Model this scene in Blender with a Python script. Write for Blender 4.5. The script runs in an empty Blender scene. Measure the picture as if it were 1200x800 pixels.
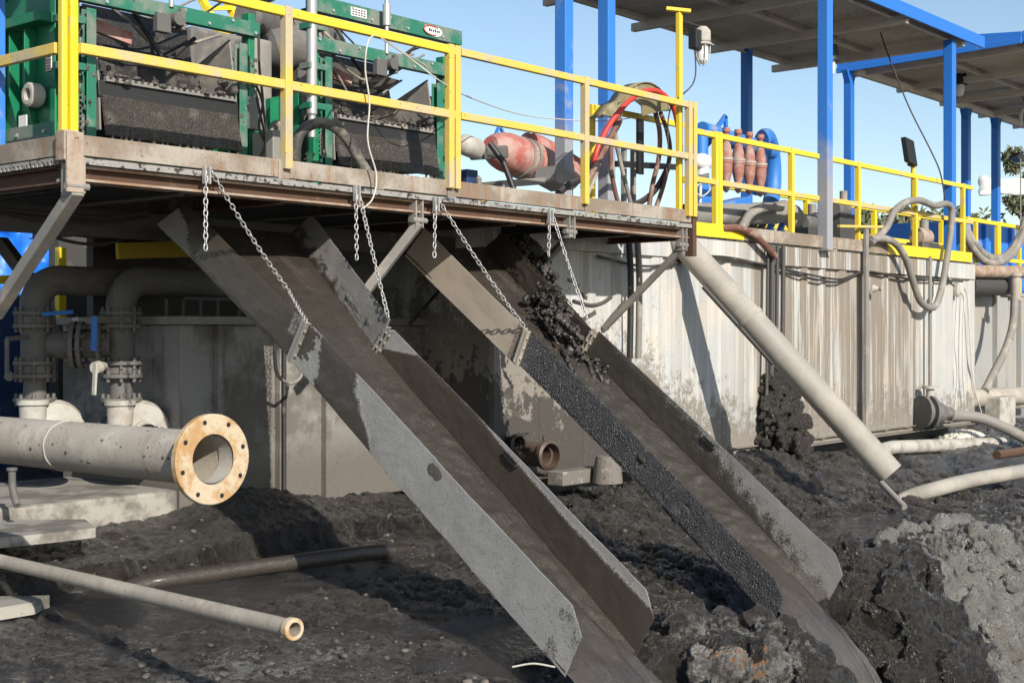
import bpy, math, random
import numpy as np
from mathutils import Vector, Matrix, noise as mnoise
random.seed(7)
R = math.radians
C = bpy.context.scene.collection
V = Vector
CAMH = 2.1                      # camera height; ground near the pit rim is z = 0
F_PX, U0, VH = 1597.0, 600.0, 387.0
FX, FY = math.cos(R(40.2)), math.sin(R(40.2))
RX, RY = FY, -FX

def U(u, v, X=None, Y=None, Z=None, d=None):
    """a world point on the sight line of photo pixel u,v, on plane X, Y, Z or at depth d"""
    s = (u - U0) / F_PX; w = (VH - v) / F_PX
    dx, dy = FX + s * RX, FY + s * RY
    if X is not None: d = X / dx
    elif Y is not None: d = Y / dy
    elif Z is not None: d = (Z - CAMH) / w
    return V((dx * d, dy * d, CAMH + w * d))
def XA(u, Y): return U(u, VH, Y=Y).x

# ---------------------------------------------------------------- mesh builder
class MB:
    def __init__(s): s.v = []; s.f = []; s.sm = []
    def add(s, vs, fs, smooth=False):
        o = len(s.v); s.v += [V(p) for p in vs]
        s.f += [tuple(i + o for i in f) for f in fs]; s.sm += [smooth] * len(fs)
        return s
    def box(s, a, b):
        x0, y0, z0 = a; x1, y1, z1 = b
        return s.add([(x0,y0,z0),(x1,y0,z0),(x1,y1,z0),(x0,y1,z0),(x0,y0,z1),(x1,y0,z1),(x1,y1,z1),(x0,y1,z1)],
              [(0,3,2,1),(4,5,6,7),(0,1,5,4),(1,2,6,5),(2,3,7,6),(3,0,4,7)])
    def frame(s, p, q, up):
        p, q = V(p), V(q); t = (q - p).normalized(); up = V(up)
        if abs(t.dot(up)) > .98: up = V((1, 0, 0))
        n = t.cross(up).normalized(); b = n.cross(t).normalized()
        return p, q, n, b
    def prism(s, prof, p, q, up=(0,0,1)):
        p, q, n, b = s.frame(p, q, up); k = len(prof)
        vs = [p + n*x + b*y for x, y in prof] + [q + n*x + b*y for x, y in prof]
        fs = [tuple(range(k-1, -1, -1)), tuple(range(k, 2*k))] + [(i, (i+1)%k, k+(i+1)%k, k+i) for i in range(k)]
        return s.add(vs, fs)
    def bar(s, p, q, w, h, up=(0,0,1)):
        return s.prism([(-w/2,-h/2),(w/2,-h/2),(w/2,h/2),(-w/2,h/2)], p, q, up)
    def ibeam(s, p, q, w, h, t=.012, up=(0,0,1)):
        a, b = w/2, h/2
        return s.prism([(-a,-b),(a,-b),(a,-b+t),(t/2,-b+t),(t/2,b-t),(a,b-t),(a,b),(-a,b),(-a,b-t),(-t/2,b-t),(-t/2,-b+t),(-a,-b+t)], p, q, up)
    def chan(s, p, q, w, h, t=.01, up=(0,0,1), flip=1):
        a, b = w/2, h/2
        pr = [(-a,-b),(a,-b),(a,-b+t),(-a+t,-b+t),(-a+t,b-t),(a,b-t),(a,b),(-a,b)]
        if flip < 0: pr = [(-x, y) for x, y in pr][::-1]
        return s.prism(pr, p, q, up)
    def tube(s, pts, r, n=12, cap=True, rf=None):
        pts = [V(p) for p in pts]; m = len(pts); rings = []
        up = V((0,0,1)); nn = None
        for i, p in enumerate(pts):
            t = (pts[min(i+1, m-1)] - pts[max(i-1, 0)]).normalized()
            if nn is None:
                if abs(t.z) > .95: up = V((1,0,0))
                nn = t.cross(up).normalized()
            else: nn = (nn - t * nn.dot(t)).normalized()
            b = t.cross(nn); rr = rf(i/(m-1)) if rf else r
            rings.append([p + nn*math.cos(2*math.pi*k/n)*rr + b*math.sin(2*math.pi*k/n)*rr for k in range(n)])
        vs = [p for g in rings for p in g]
        fs = [(i*n+k, i*n+(k+1)%n, (i+1)*n+(k+1)%n, (i+1)*n+k) for i in range(m-1) for k in range(n)]
        s.add(vs, fs, True)
        if cap: s.add(rings[0], [tuple(range(n-1,-1,-1))]); s.add(rings[-1], [tuple(range(n))])
        return s
    def lathe(s, prof, o, axis, n=24, smooth=True):
        """prof: (radius, distance along axis) pairs; closed profile rings"""
        o = V(o); a = V(axis).normalized(); up = V((0,0,1)) if abs(a.z) < .9 else V((1,0,0))
        e = a.cross(up).normalized(); g = a.cross(e)
        vs = [o + a*t + (e*math.cos(2*math.pi*k/n) + g*math.sin(2*math.pi*k/n))*r for r, t in prof for k in range(n)]
        m = len(prof)
        for i in range(m-1):
            sub = vs[i*n:(i+2)*n]
            s.add(sub, [(k, (k+1)%n, n+(k+1)%n, n+k) for k in range(n)], smooth and n > 8)
        return s
    def poly(s, pts, off):
        """flat polygon given thickness by vector off"""
        pts = [V(p) for p in pts]; off = V(off); k = len(pts)
        return s.add(pts + [p + off for p in pts], [tuple(range(k-1,-1,-1)), tuple(range(k, 2*k))] + [(i,(i+1)%k,k+(i+1)%k,k+i) for i in range(k)])
    def ball(s, c, r, sc=(1,1,1), seg=16, ring=10, fn=None):
        vs = []; c = V(c)
        for j in range(ring+1):
            th = math.pi*j/ring
            for i in range(seg):
                ph = 2*math.pi*i/seg
                d = V((math.sin(th)*math.cos(ph), math.sin(th)*math.sin(ph), math.cos(th)))
                k = fn(d) if fn else 1
                vs.append(c + V((d.x*sc[0], d.y*sc[1], d.z*sc[2]))*r*k)
        return s.add(vs, [(j*seg+i, (j+1)*seg+i, (j+1)*seg+(i+1)%seg, j*seg+(i+1)%seg) for j in range(ring) for i in range(seg)], True)

def spline(pts, n=10):
    pts = [V(p) for p in pts]; out = []
    P = [pts[0]*2 - pts[1]] + pts + [pts[-1]*2 - pts[-2]]
    for i in range(1, len(P)-2):
        for k in range(n):
            t = k/n; a, b, c, d = P[i-1], P[i], P[i+1], P[i+2]
            out.append(.5*((2*b) + (c-a)*t + (2*a-5*b+4*c-d)*t*t + (3*b-a-3*c+d)*t**3))
    return out + [pts[-1]]

ROOTLOC = {}
def thing(name, label, cat, loc, group=None):
    o = bpy.data.objects.new(name, None); C.objects.link(o); o.location = V(loc)
    o.empty_display_size = .1; o['label'] = label; o['category'] = cat
    if group: o['group'] = group
    ROOTLOC[o] = V(loc); return o
def obj(name, mb, m, parent=None, bevel=0, org=None):
    """ONE mesh object; built in world space, stored relative to its parent (or to its own base)"""
    if parent is not None: o0 = ROOTLOC[parent]
    else:
        o0 = V(org) if org is not None else V((sum(p.x for p in mb.v)/len(mb.v), sum(p.y for p in mb.v)/len(mb.v), min(p.z for p in mb.v)))
    me = bpy.data.meshes.new(name)
    me.from_pydata([p - o0 for p in mb.v], [], mb.f); me.update()
    me.polygons.foreach_set('use_smooth', mb.sm)
    o = bpy.data.objects.new(name, me); C.objects.link(o)
    me.materials.append(m)
    if parent is not None: o.parent = parent; ROOTLOC[o] = o0
    else: o.location = o0; ROOTLOC[o] = o0
    if bevel:
        b = o.modifiers.new('edge', 'BEVEL'); b.width = bevel; b.segments = 2; b.limit_method = 'ANGLE'; b.angle_limit = R(40)
    return o
def tag(o, label, cat, group=None):
    o['label'] = label; o['category'] = cat
    if group: o['group'] = group
    return o
def dup(root, off, label, group=None):
    r = root.copy(); C.objects.link(r); r.location = root.location + V(off); r['label'] = label
    if group: r['group'] = group
    for ch in list(root.children):
        c = ch.copy(); C.objects.link(c); c.parent = r
        for g in list(ch.children):
            d = g.copy(); C.objects.link(d); d.parent = c
    return r

# ---------------------------------------------------------------- materials
def nodes(name):
    m = bpy.data.materials.new(name); m.use_nodes = True
    nt = m.node_tree; b = nt.nodes['Principled BSDF']
    return m, nt, b
def N(nt, t, **k):
    n = nt.nodes.new(t)
    for a, v in k.items(): setattr(n, a, v)
    return n
def L(nt, a, b): nt.links.new(a, b)
def noise_n(nt, vec, scale, detail=6, rough=.6, stretch=None):
    n = N(nt, 'ShaderNodeTexNoise'); n.inputs['Scale'].default_value = scale
    n.inputs['Detail'].default_value = detail; n.inputs['Roughness'].default_value = rough
    if stretch:
        mp = N(nt, 'ShaderNodeMapping'); mp.inputs['Scale'].default_value = stretch; L(nt, vec, mp.inputs['Vector']); vec = mp.outputs[0]
    L(nt, vec, n.inputs['Vector']); return n.outputs['Fac']
def ramp(nt, fac, a, b, inv=False):
    n = N(nt, 'ShaderNodeMapRange'); n.clamp = True; n.interpolation_type = 'SMOOTHSTEP'
    n.inputs['From Min'].default_value = a; n.inputs['From Max'].default_value = b
    if inv: n.inputs['To Min'].default_value = 1; n.inputs['To Max'].default_value = 0
    L(nt, fac, n.inputs['Value']); return n.outputs[0]
def math_n(nt, op, a, b):
    n = N(nt, 'ShaderNodeMath', operation=op)
    for i, x in enumerate((a, b)):
        if isinstance(x, (int, float)): n.inputs[i].default_value = x
        else: L(nt, x, n.inputs[i])
    return n.outputs[0]
def mix(nt, fac, a, b):
    n = N(nt, 'ShaderNodeMix', data_type='RGBA')
    for i, x in ((0, fac), (6, a), (7, b)):
        if isinstance(x, (int, float)): n.inputs[i].default_value = x
        elif isinstance(x, tuple): n.inputs[i].default_value = (*x, 1)
        else: L(nt, x, n.inputs[i])
    return n.outputs[2]
def bump(nt, b, h, strength, dist=.01):
    n = N(nt, 'ShaderNodeBump'); n.inputs['Strength'].default_value = strength; n.inputs['Distance'].default_value = dist
    L(nt, h, n.inputs['Height']); L(nt, n.outputs[0], b.inputs['Normal'])
def paint(name, col, rough=.5, dust=(.36,.31,.25), amt=.4, sc=2.2, chip=None, chipamt=.3, bmp=.25, metal=0, streak=0, streakcol=(.12,.07,.04), top=.5, speck=0, speckcol=(.03,.027,.025), mudz=None):
    m, nt, b = nodes(name)
    geo = N(nt, 'ShaderNodeNewGeometry'); pos = geo.outputs['Position']
    n1 = noise_n(nt, pos, sc, 9, .68); n2 = noise_n(nt, pos, 38, 5, .7)
    c = mix(nt, math_n(nt, 'MULTIPLY', n2, .5), col, tuple(x*.62 for x in col))
    d = ramp(nt, n1, .72 - amt*.6, .86 - amt*.55)
    if top:
        sx = N(nt, 'ShaderNodeSeparateXYZ'); L(nt, geo.outputs['Normal'], sx.inputs[0])
        t = math_n(nt, 'MULTIPLY', ramp(nt, sx.outputs[2], .4, .9), top)
        t = math_n(nt, 'MULTIPLY', t, ramp(nt, n2, .25, .6)); d = math_n(nt, 'MAXIMUM', d, t)
    dc = mix(nt, n2, tuple(x*.8 for x in dust), tuple(min(1, x*1.15) for x in dust))
    c = mix(nt, math_n(nt, 'MULTIPLY', d, .88), c, dc)
    if mudz:
        sz = N(nt, 'ShaderNodeSeparateXYZ'); L(nt, pos, sz.inputs[0])
        hz = math_n(nt, 'ADD', sz.outputs[2], math_n(nt, 'MULTIPLY', math_n(nt, 'SUBTRACT', n1, .5), 1.6))
        mz = ramp(nt, hz, mudz - .25, mudz + .35, True); d = math_n(nt, 'MAXIMUM', d, mz)
        c = mix(nt, math_n(nt, 'MULTIPLY', mz, .9), c, dc)
    if streak:
        s = noise_n(nt, pos, 1, 7, .72, (14, 14, .7)); s2 = noise_n(nt, pos, .8, 3)
        c = mix(nt, math_n(nt, 'MULTIPLY', math_n(nt, 'MULTIPLY', ramp(nt, s, .5, .68), streak), ramp(nt, s2, .35, .6)), c, streakcol)
    if chip:
        n3 = noise_n(nt, pos, 15, 8, .75)
        c = mix(nt, ramp(nt, n3, .74 - chipamt*.35, .78 - chipamt*.35), c, chip)
    if speck:
        n4 = noise_n(nt, pos, 60, 3, .6)
        c = mix(nt, ramp(nt, n4, .72 - speck*.2, .76 - speck*.2), c, speckcol)
    L(nt, c, b.inputs['Base Color']); b.inputs['Metallic'].default_value = metal
    rr = N(nt, 'ShaderNodeMapRange'); L(nt, d, rr.inputs[0]); rr.inputs[3].default_value = rough; rr.inputs[4].default_value = .9
    L(nt, rr.outputs[0], b.inputs['Roughness'])
    bump(nt, b, math_n(nt, 'ADD', n2, math_n(nt, 'MULTIPLY', n1, 1.5)), bmp, .006)
    return m
DUST = (.40,.345,.28)
M = {}
M['yellow'] = paint('yellow_paint', (.80,.56,.04), .45, DUST, .26, 2.8, (.16,.10,.05), .26, .2, top=.5, speck=.14, speckcol=(.12,.085,.05))
M['yellow_dusty'] = paint('yellow_paint_dusty', (.70,.49,.08), .55, (.43,.37,.27), .44, 1.6, (.15,.10,.05), .33, .3, top=.85, speck=.25, speckcol=(.11,.085,.05), streak=.25, streakcol=(.30,.25,.17))
M['yellow_new'] = paint('yellow_paint_clean', (.86,.63,.02), .38, DUST, .2, 2.3, (.2,.12,.05), .29, .15, top=.35, speck=.25, speckcol=(.2,.14,.06))
M['green'] = paint('green_paint', (.010,.185,.085), .36, (.15,.17,.145), .30, 2, (.25,.24,.2), .2, .18, top=.6)
M['green_dusty'] = paint('green_paint_dusty', (.02,.165,.10), .5, (.19,.20,.17), .46, 2.5, (.08,.075,.062), .34, .3, top=.8, speck=.25)
M['blue'] = paint('blue_paint', (.022,.165,.58), .4, (.3,.32,.36), .12, 1.8, (.45,.47,.5), .12, .12, top=.4)
M['blue_muddy'] = paint('blue_paint_muddy', (.035,.19,.58), .5, (.30,.295,.29), .30, 1.6, (.4,.4,.4), .18, .2, top=.4)
M['column_mud'] = paint('blue_paint_mud_foot', (.035,.19,.60), .5, (.30,.29,.275), .30, 1.6, (.4,.4,.4), .2, .2, top=.4, speck=.1, mudz=4.35)
M['blue_bright'] = paint('blue_cover', (.012,.17,.72), .45, (.3,.32,.36), .05, 1.8, None, 0, .12, top=.2)
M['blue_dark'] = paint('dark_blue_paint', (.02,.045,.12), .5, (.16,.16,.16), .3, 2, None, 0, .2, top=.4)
M['beam'] = paint('dusty_steel_beam', (.235,.185,.14), .8, (.365,.325,.27), .46, 1.7, (.20,.085,.03), .38, .35, streak=.85, streakcol=(.24,.115,.05), top=.7, speck=.25)
M['rust'] = paint('rusty_steel', (.085,.043,.025), .85, (.22,.165,.12), .26, 3, (.06,.03,.02), .35, .45, streak=.5, top=.3)  # rust, its base darkened further for the shadow on the beam web
M['rust_flange'] = paint('rusty_flange_edge', (.29,.175,.11), .8, (.38,.31,.245), .5, 3, (.09,.045,.025), .35, .4, top=.5)
M['steel_rust'] = paint('muddy_rust', (.085,.055,.04), .5, (.16,.125,.1), .35, 5, (.04,.03,.025), .3, .5, top=.4)
M['grating'] = paint('grating_edge', (.30,.285,.26), .8, (.38,.35,.31), .3, 8, (.03,.027,.025), .62, .6, top=.4)
M['steel'] = paint('grey_steel', (.23,.215,.195), .6, (.33,.29,.24), .4, 2.5, (.13,.075,.045), .22, .25, top=.5, speck=.15)
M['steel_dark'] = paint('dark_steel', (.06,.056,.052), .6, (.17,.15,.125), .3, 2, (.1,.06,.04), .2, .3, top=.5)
M['galv'] = paint('galvanised_chain', (.5,.49,.47), .4, (.4,.37,.33), .25, 9, (.2,.15,.1), .25, .1, metal=.45, top=.2)
M['rubber'] = paint('black_rubber', (.022,.021,.02), .5, (.15,.13,.11), .25, 2.5, None, 0, .2, top=.5)
M['hose_grey'] = paint('grey_hose', (.22,.20,.18), .65, (.34,.305,.255), .42, 3, (.08,.07,.06), .27, .3, top=.5)
M['hose_dark'] = paint('dark_dusty_hose', (.07,.066,.06), .5, (.24,.215,.18), .42, 5, (.03,.03,.03), .25, .35, top=.6)
M['hose_red'] = paint('red_hose', (.55,.045,.03), .45, (.36,.24,.2), .18, 3, None, 0, .15, top=.3)
M['hose_brown'] = paint('brown_hose', (.16,.07,.05), .65, (.33,.26,.21), .38, 4, None, 0, .2, top=.3)
M['red'] = paint('red_dusty_paint', (.42,.105,.08), .65, (.42,.30,.26), .52, 3, (.3,.24,.2), .22, .3, top=.5)
M['red_pale'] = paint('faded_red_paint', (.34,.14,.105), .7, (.40,.29,.245), .45, 5, (.2,.15,.12), .25, .3, top=.5)
M['white'] = paint('white_paint', (.72,.71,.68), .45, (.5,.46,.4), .25, 3, (.3,.2,.12), .15, .2, top=.4)
M['canvas'] = paint('canvas_cover', (.60,.60,.58), .8, (.5,.48,.44), .4, .6, None, 0, .2, top=0)
M['pale_dirty'] = paint('pale_dirty_concrete', (.46,.43,.38), .85, (.25,.22,.185), .48, 4, (.12,.1,.085), .3, .5, top=.3, speck=.25)
M['white_muddy'] = paint('white_paint_spattered', (.45,.43,.39), .6, (.13,.11,.095), .72, 7, (.06,.05,.045), .4, .5, top=.5, speck=.5)
M['pale'] = paint('pale_grey_casting', (.44,.415,.37), .75, (.33,.295,.25), .45, 5, (.16,.12,.09), .28, .5, top=.3, speck=.25)
M['cast'] = paint('grey_casting', (.12,.113,.105), .7, (.20,.18,.155), .35, 3.5, (.12,.075,.05), .22, .35, top=.5)
M['pipe'] = paint('dusty_beige_pipe', (.36,.315,.26), .7, (.43,.385,.325), .45, 2.6, (.19,.115,.065), .28, .5, streak=.55, streakcol=(.22,.15,.10), top=.3, speck=.22)
M['flange'] = paint('rusty_orange_flange', (.44,.26,.11), .75, (.50,.42,.30), .54, 9, (.22,.10,.035), .36, .6, top=0, speck=.15)
M['tube_grey'] = paint('grey_tube', (.30,.275,.24), .6, (.37,.335,.285), .5, 1.6, (.16,.13,.1), .2, .35, top=.3, speck=.2)
M['concrete'] = paint('concrete', (.36,.335,.29), .9, (.13,.115,.098), .5, 2.4, (.1,.09,.08), .26, .6, top=.2)
M['roof_sheet'] = paint('roof_sheet', (.60,.56,.50), .75, (.46,.41,.34), .5, .9, (.16,.13,.105), .26, .3, top=0, streak=.6, streakcol=(.17,.145,.12))
M['roof_beam'] = paint('roof_beam_steel', (.68,.62,.54), .8, (.55,.48,.40), .4, 1.5, (.13,.1,.075), .25, .3, top=0)
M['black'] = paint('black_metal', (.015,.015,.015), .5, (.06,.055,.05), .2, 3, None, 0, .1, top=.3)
M['olive'] = paint('olive_sheet_metal', (.22,.185,.09), .6, (.36,.31,.22), .38, 4, (.1,.07,.04), .25, .25, top=.3)
M['cable'] = paint('cable_black', (.03,.028,.026), .6, (.2,.18,.15), .3, 4, None, 0, .1, top=.3)
M['cable_white'] = paint('cable_pale', (.55,.52,.46), .6, (.4,.36,.3), .3, 4, None, 0, .1, top=.1)
M['bark'] = paint('bark', (.12,.09,.065), .9, (.2,.17,.14), .3, 3, None, 0, .5, top=0)
M['tank_side'] = paint('grey_tank_paint', (.20,.195,.185), .6, (.29,.265,.23), .4, 1.2, (.12,.085,.06), .22, .25, streak=.6, streakcol=(.1,.085,.07), top=.2)
M['tank_far'] = paint('pale_tank_paint', (.34,.335,.32), .6, (.34,.305,.26), .45, 1.0, (.2,.14,.09), .15, .2, streak=.8, streakcol=(.15,.125,.1), top=.2)
M['tank_left'] = paint('muddy_shaded_tank_paint', (.29,.278,.255), .6, (.12,.105,.09), .46, 1.3, (.05,.043,.036), .34, .7, streak=.9, streakcol=(.12,.10,.08), top=.2, speck=.3, mudz=1.0)  # mud over a base grey darkened to deepen the under-deck shade
M['gravel'] = paint('pale_gravel', (.62,.58,.5), .9, (.5,.46,.4), .4, 9, None, 0, .5, top=0)
M['black_mud'] = paint('black_wet_mud', (.028,.025,.022), .3, (.085,.074,.063), .38, 7, None, 0, 1.0, top=0, speck=.3, speckcol=(.15,.135,.115))

def muddy(name, dry, wet=(.052,.042,.034), wetrough=.34, grain=.5, speck=.0, big=0, flow=0, dither=0, scuff=0):
    """plate material: dry steel/dust where attribute mud = 0, wet drilling mud where it is 1"""
    m, nt, b = nodes(name)
    geo = N(nt, 'ShaderNodeNewGeometry'); pos = geo.outputs['Position']
    at = N(nt, 'ShaderNodeAttribute', attribute_name='mud')
    n1 = noise_n(nt, pos, 2.5, 8, .65); n2 = noise_n(nt, pos, 45, 6, .7); n3 = noise_n(nt, pos, 110, 3, .6)
    n5 = noise_n(nt, pos, 9, 8, .7)
    f = math_n(nt, 'ADD', at.outputs['Fac'], math_n(nt, 'MULTIPLY', math_n(nt, 'SUBTRACT', n2, .5), .55)); f = ramp(nt, math_n(nt, 'ADD', f, math_n(nt, 'MULTIPLY', math_n(nt, 'SUBTRACT', n3, .5), 2.2)), .3, .7) if dither else ramp(nt, math_n(nt, 'ADD', f, math_n(nt, 'MULTIPLY', math_n(nt, 'SUBTRACT', n3, .5), .9)), .34, .66)
    dc = mix(nt, n1, tuple(x*.82 for x in dry), tuple(x*1.12 for x in dry))
    dc = mix(nt, ramp(nt, n5, .58, .8), dc, tuple(x*.62 for x in dry))
    if speck: dc = mix(nt, math_n(nt, 'MULTIPLY', ramp(nt, n3, .62-speck*.2, .68-speck*.2), .8), dc, wet)
    if scuff:
        sn = noise_n(nt, pos, 1, 7, .75, (3, 3, 16)); dc = mix(nt, math_n(nt, 'MULTIPLY', ramp(nt, sn, .54, .72), .55), dc, tuple(x*.5 for x in dry))
        dc = mix(nt, math_n(nt, 'MULTIPLY', ramp(nt, noise_n(nt, pos, 4, 9, .8), .6, .66), .45), dc, tuple(min(1, x*1.5) for x in dry))
    wc = mix(nt, n1, tuple(x*.7 for x in wet), tuple(x*1.35 for x in wet))
    wc = mix(nt, math_n(nt, 'MULTIPLY', ramp(nt, n3, .66, .74), .25), wc, tuple(min(1, x*4) for x in wet))
    L(nt, mix(nt, f, dc, wc), b.inputs['Base Color']); L(nt, math_n(nt, 'MULTIPLY', f, .22), b.inputs['Coat Weight']); b.inputs['Coat Roughness'].default_value = .22
    rr = N(nt, 'ShaderNodeMapRange'); L(nt, f, rr.inputs[0]); rr.inputs[3].default_value = .72; rr.inputs[4].default_value = wetrough
    L(nt, rr.outputs[0], b.inputs['Roughness'])
    h = math_n(nt, 'ADD', math_n(nt, 'MULTIPLY', n2, .8), math_n(nt, 'MULTIPLY', n3, .5))
    h = math_n(nt, 'ADD', h, math_n(nt, 'MULTIPLY', f, .4))
    if flow: h = math_n(nt, 'ADD', math_n(nt, 'MULTIPLY', h, .35), math_n(nt, 'MULTIPLY', noise_n(nt, pos, 1, 7, .72, (22, 2.6, 2.6)), 2.2))
    if big:
        vo = N(nt, 'ShaderNodeTexVoronoi'); vo.inputs['Scale'].default_value = 85; L(nt, pos, vo.inputs['Vector'])
        h = math_n(nt, 'SUBTRACT', h, math_n(nt, 'MULTIPLY', vo.outputs['Distance'], 1.6))
    bump(nt, b, h, grain, .014 if big or flow else .008)
    return m
M['chute'] = muddy('chute_plate', (.265,.258,.247), grain=.5, speck=.12, scuff=1)
M['chute_tan'] = muddy('chute_plate_tan', (.40,.335,.27), grain=.35)
M['chute_soft'] = muddy('chute_plate_speckled', (.24,.23,.215), (.05,.043,.037), .3, .6, dither=1, scuff=1)
M['chute_dark'] = muddy('chute_plate_dark', (.12,.12,.125), (.05,.05,.054), .2, 1.0, .6, big=1)
M['sludge'] = muddy('sludge', (.088,.075,.063), (.050,.0415,.034), .2, .95, flow=1)
M['lip'] = muddy('caked_mud', (.15,.13,.11), (.07,.059,.049), .3, .9, .25, big=1)

# ---- big tank wall: white-grey paint, brown run-off streaks, mud splashed up from the ground
def tank_wall():
    m, nt, b = nodes('tank_wall_paint')
    geo = N(nt, 'ShaderNodeNewGeometry'); pos = geo.outputs['Position']
    sx = N(nt, 'ShaderNodeSeparateXYZ'); L(nt, pos, sx.inputs[0])
    n1 = noise_n(nt, pos, 1.6, 8, .65); n2 = noise_n(nt, pos, 30, 6, .7); n3 = noise_n(nt, pos, 7, 8, .7)
    c = mix(nt, n1, (.42,.43,.425), (.54,.54,.52))
    c = mix(nt, ramp(nt, n1, .45, .66), c, (.56,.51,.44))
    st = noise_n(nt, pos, 1, 6, .75, (11, 11, .22)); st2 = noise_n(nt, pos, 1, 5, .7, (2.2, 2.2, .12))
    hx = math_n(nt, 'MULTIPLY', ramp(nt, sx.outputs[0], 13.9, 15.2), ramp(nt, sx.outputs[0], 20.3, 19.2, False))
    far = math_n(nt, 'MULTIPLY', ramp(nt, sx.outputs[0], 14.2, 15.6), ramp(nt, sx.outputs[0], 19.2, 20.4, True))
    far = math_n(nt, 'ADD', math_n(nt, 'MULTIPLY', far, 1.0), .30)
    sk = math_n(nt, 'MULTIPLY', ramp(nt, st, .36, .56), ramp(nt, st2, .30, .50))
    c = mix(nt, math_n(nt, 'MINIMUM', math_n(nt, 'MULTIPLY', sk, far), .9), c, (.19,.148,.108))
    sk2 = ramp(nt, noise_n(nt, pos, 1, 6, .8, (26, 26, .5)), .58, .7)
    c = mix(nt, math_n(nt, 'MULTIPLY', sk2, math_n(nt, 'MULTIPLY', far, .75)), c, (.13,.10,.075))
    # mud splash: high on the left (behind the chutes), low on the right
    lim = N(nt, 'ShaderNodeMapRange'); L(nt, sx.outputs[0], lim.inputs[0])
    lim.inputs[1].default_value = 10.2; lim.inputs[2].default_value = 15; lim.inputs[3].default_value = 2.35; lim.inputs[4].default_value = .95
    rel = math_n(nt, 'SUBTRACT', sx.outputs[2], lim.outputs[0])
    spl = math_n(nt, 'ADD', rel, math_n(nt, 'MULTIPLY', math_n(nt, 'SUBTRACT', n3, .5), 2.2))
    spl = math_n(nt, 'ADD', spl, math_n(nt, 'MULTIPLY', math_n(nt, 'SUBTRACT', st2, .5), 1.6))
    f = ramp(nt, math_n(nt, 'ADD', spl, math_n(nt, 'MULTIPLY', math_n(nt, 'SUBTRACT', n2, .5), 1.2)), -.28, .16, True)
    mc = mix(nt, n2, (.17,.145,.12), (.28,.25,.215))
    c = mix(nt, f, c, mc)
    f2 = ramp(nt, math_n(nt, 'ADD', spl, .75), -.08, .05, True)
    c = mix(nt, f2, c, (.065,.056,.048))
    sp = math_n(nt, 'MULTIPLY', ramp(nt, noise_n(nt, pos, 24, 4, .6), .64, .67), ramp(nt, sx.outputs[0], 12, 15, True))
    c = mix(nt, math_n(nt, 'MULTIPLY', sp, .7), c, (.12,.10,.085))
    L(nt, c, b.inputs['Base Color']); b.inputs['Roughness'].default_value = .6
    bump(nt, b, math_n(nt, 'ADD', math_n(nt, 'MULTIPLY', f, 1.2), math_n(nt, 'MULTIPLY', n2, math_n(nt, 'ADD', math_n(nt, 'MULTIPLY', f, .9), .12))), .5, .015)
    return m
M['tank_wall'] = tank_wall()

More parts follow.
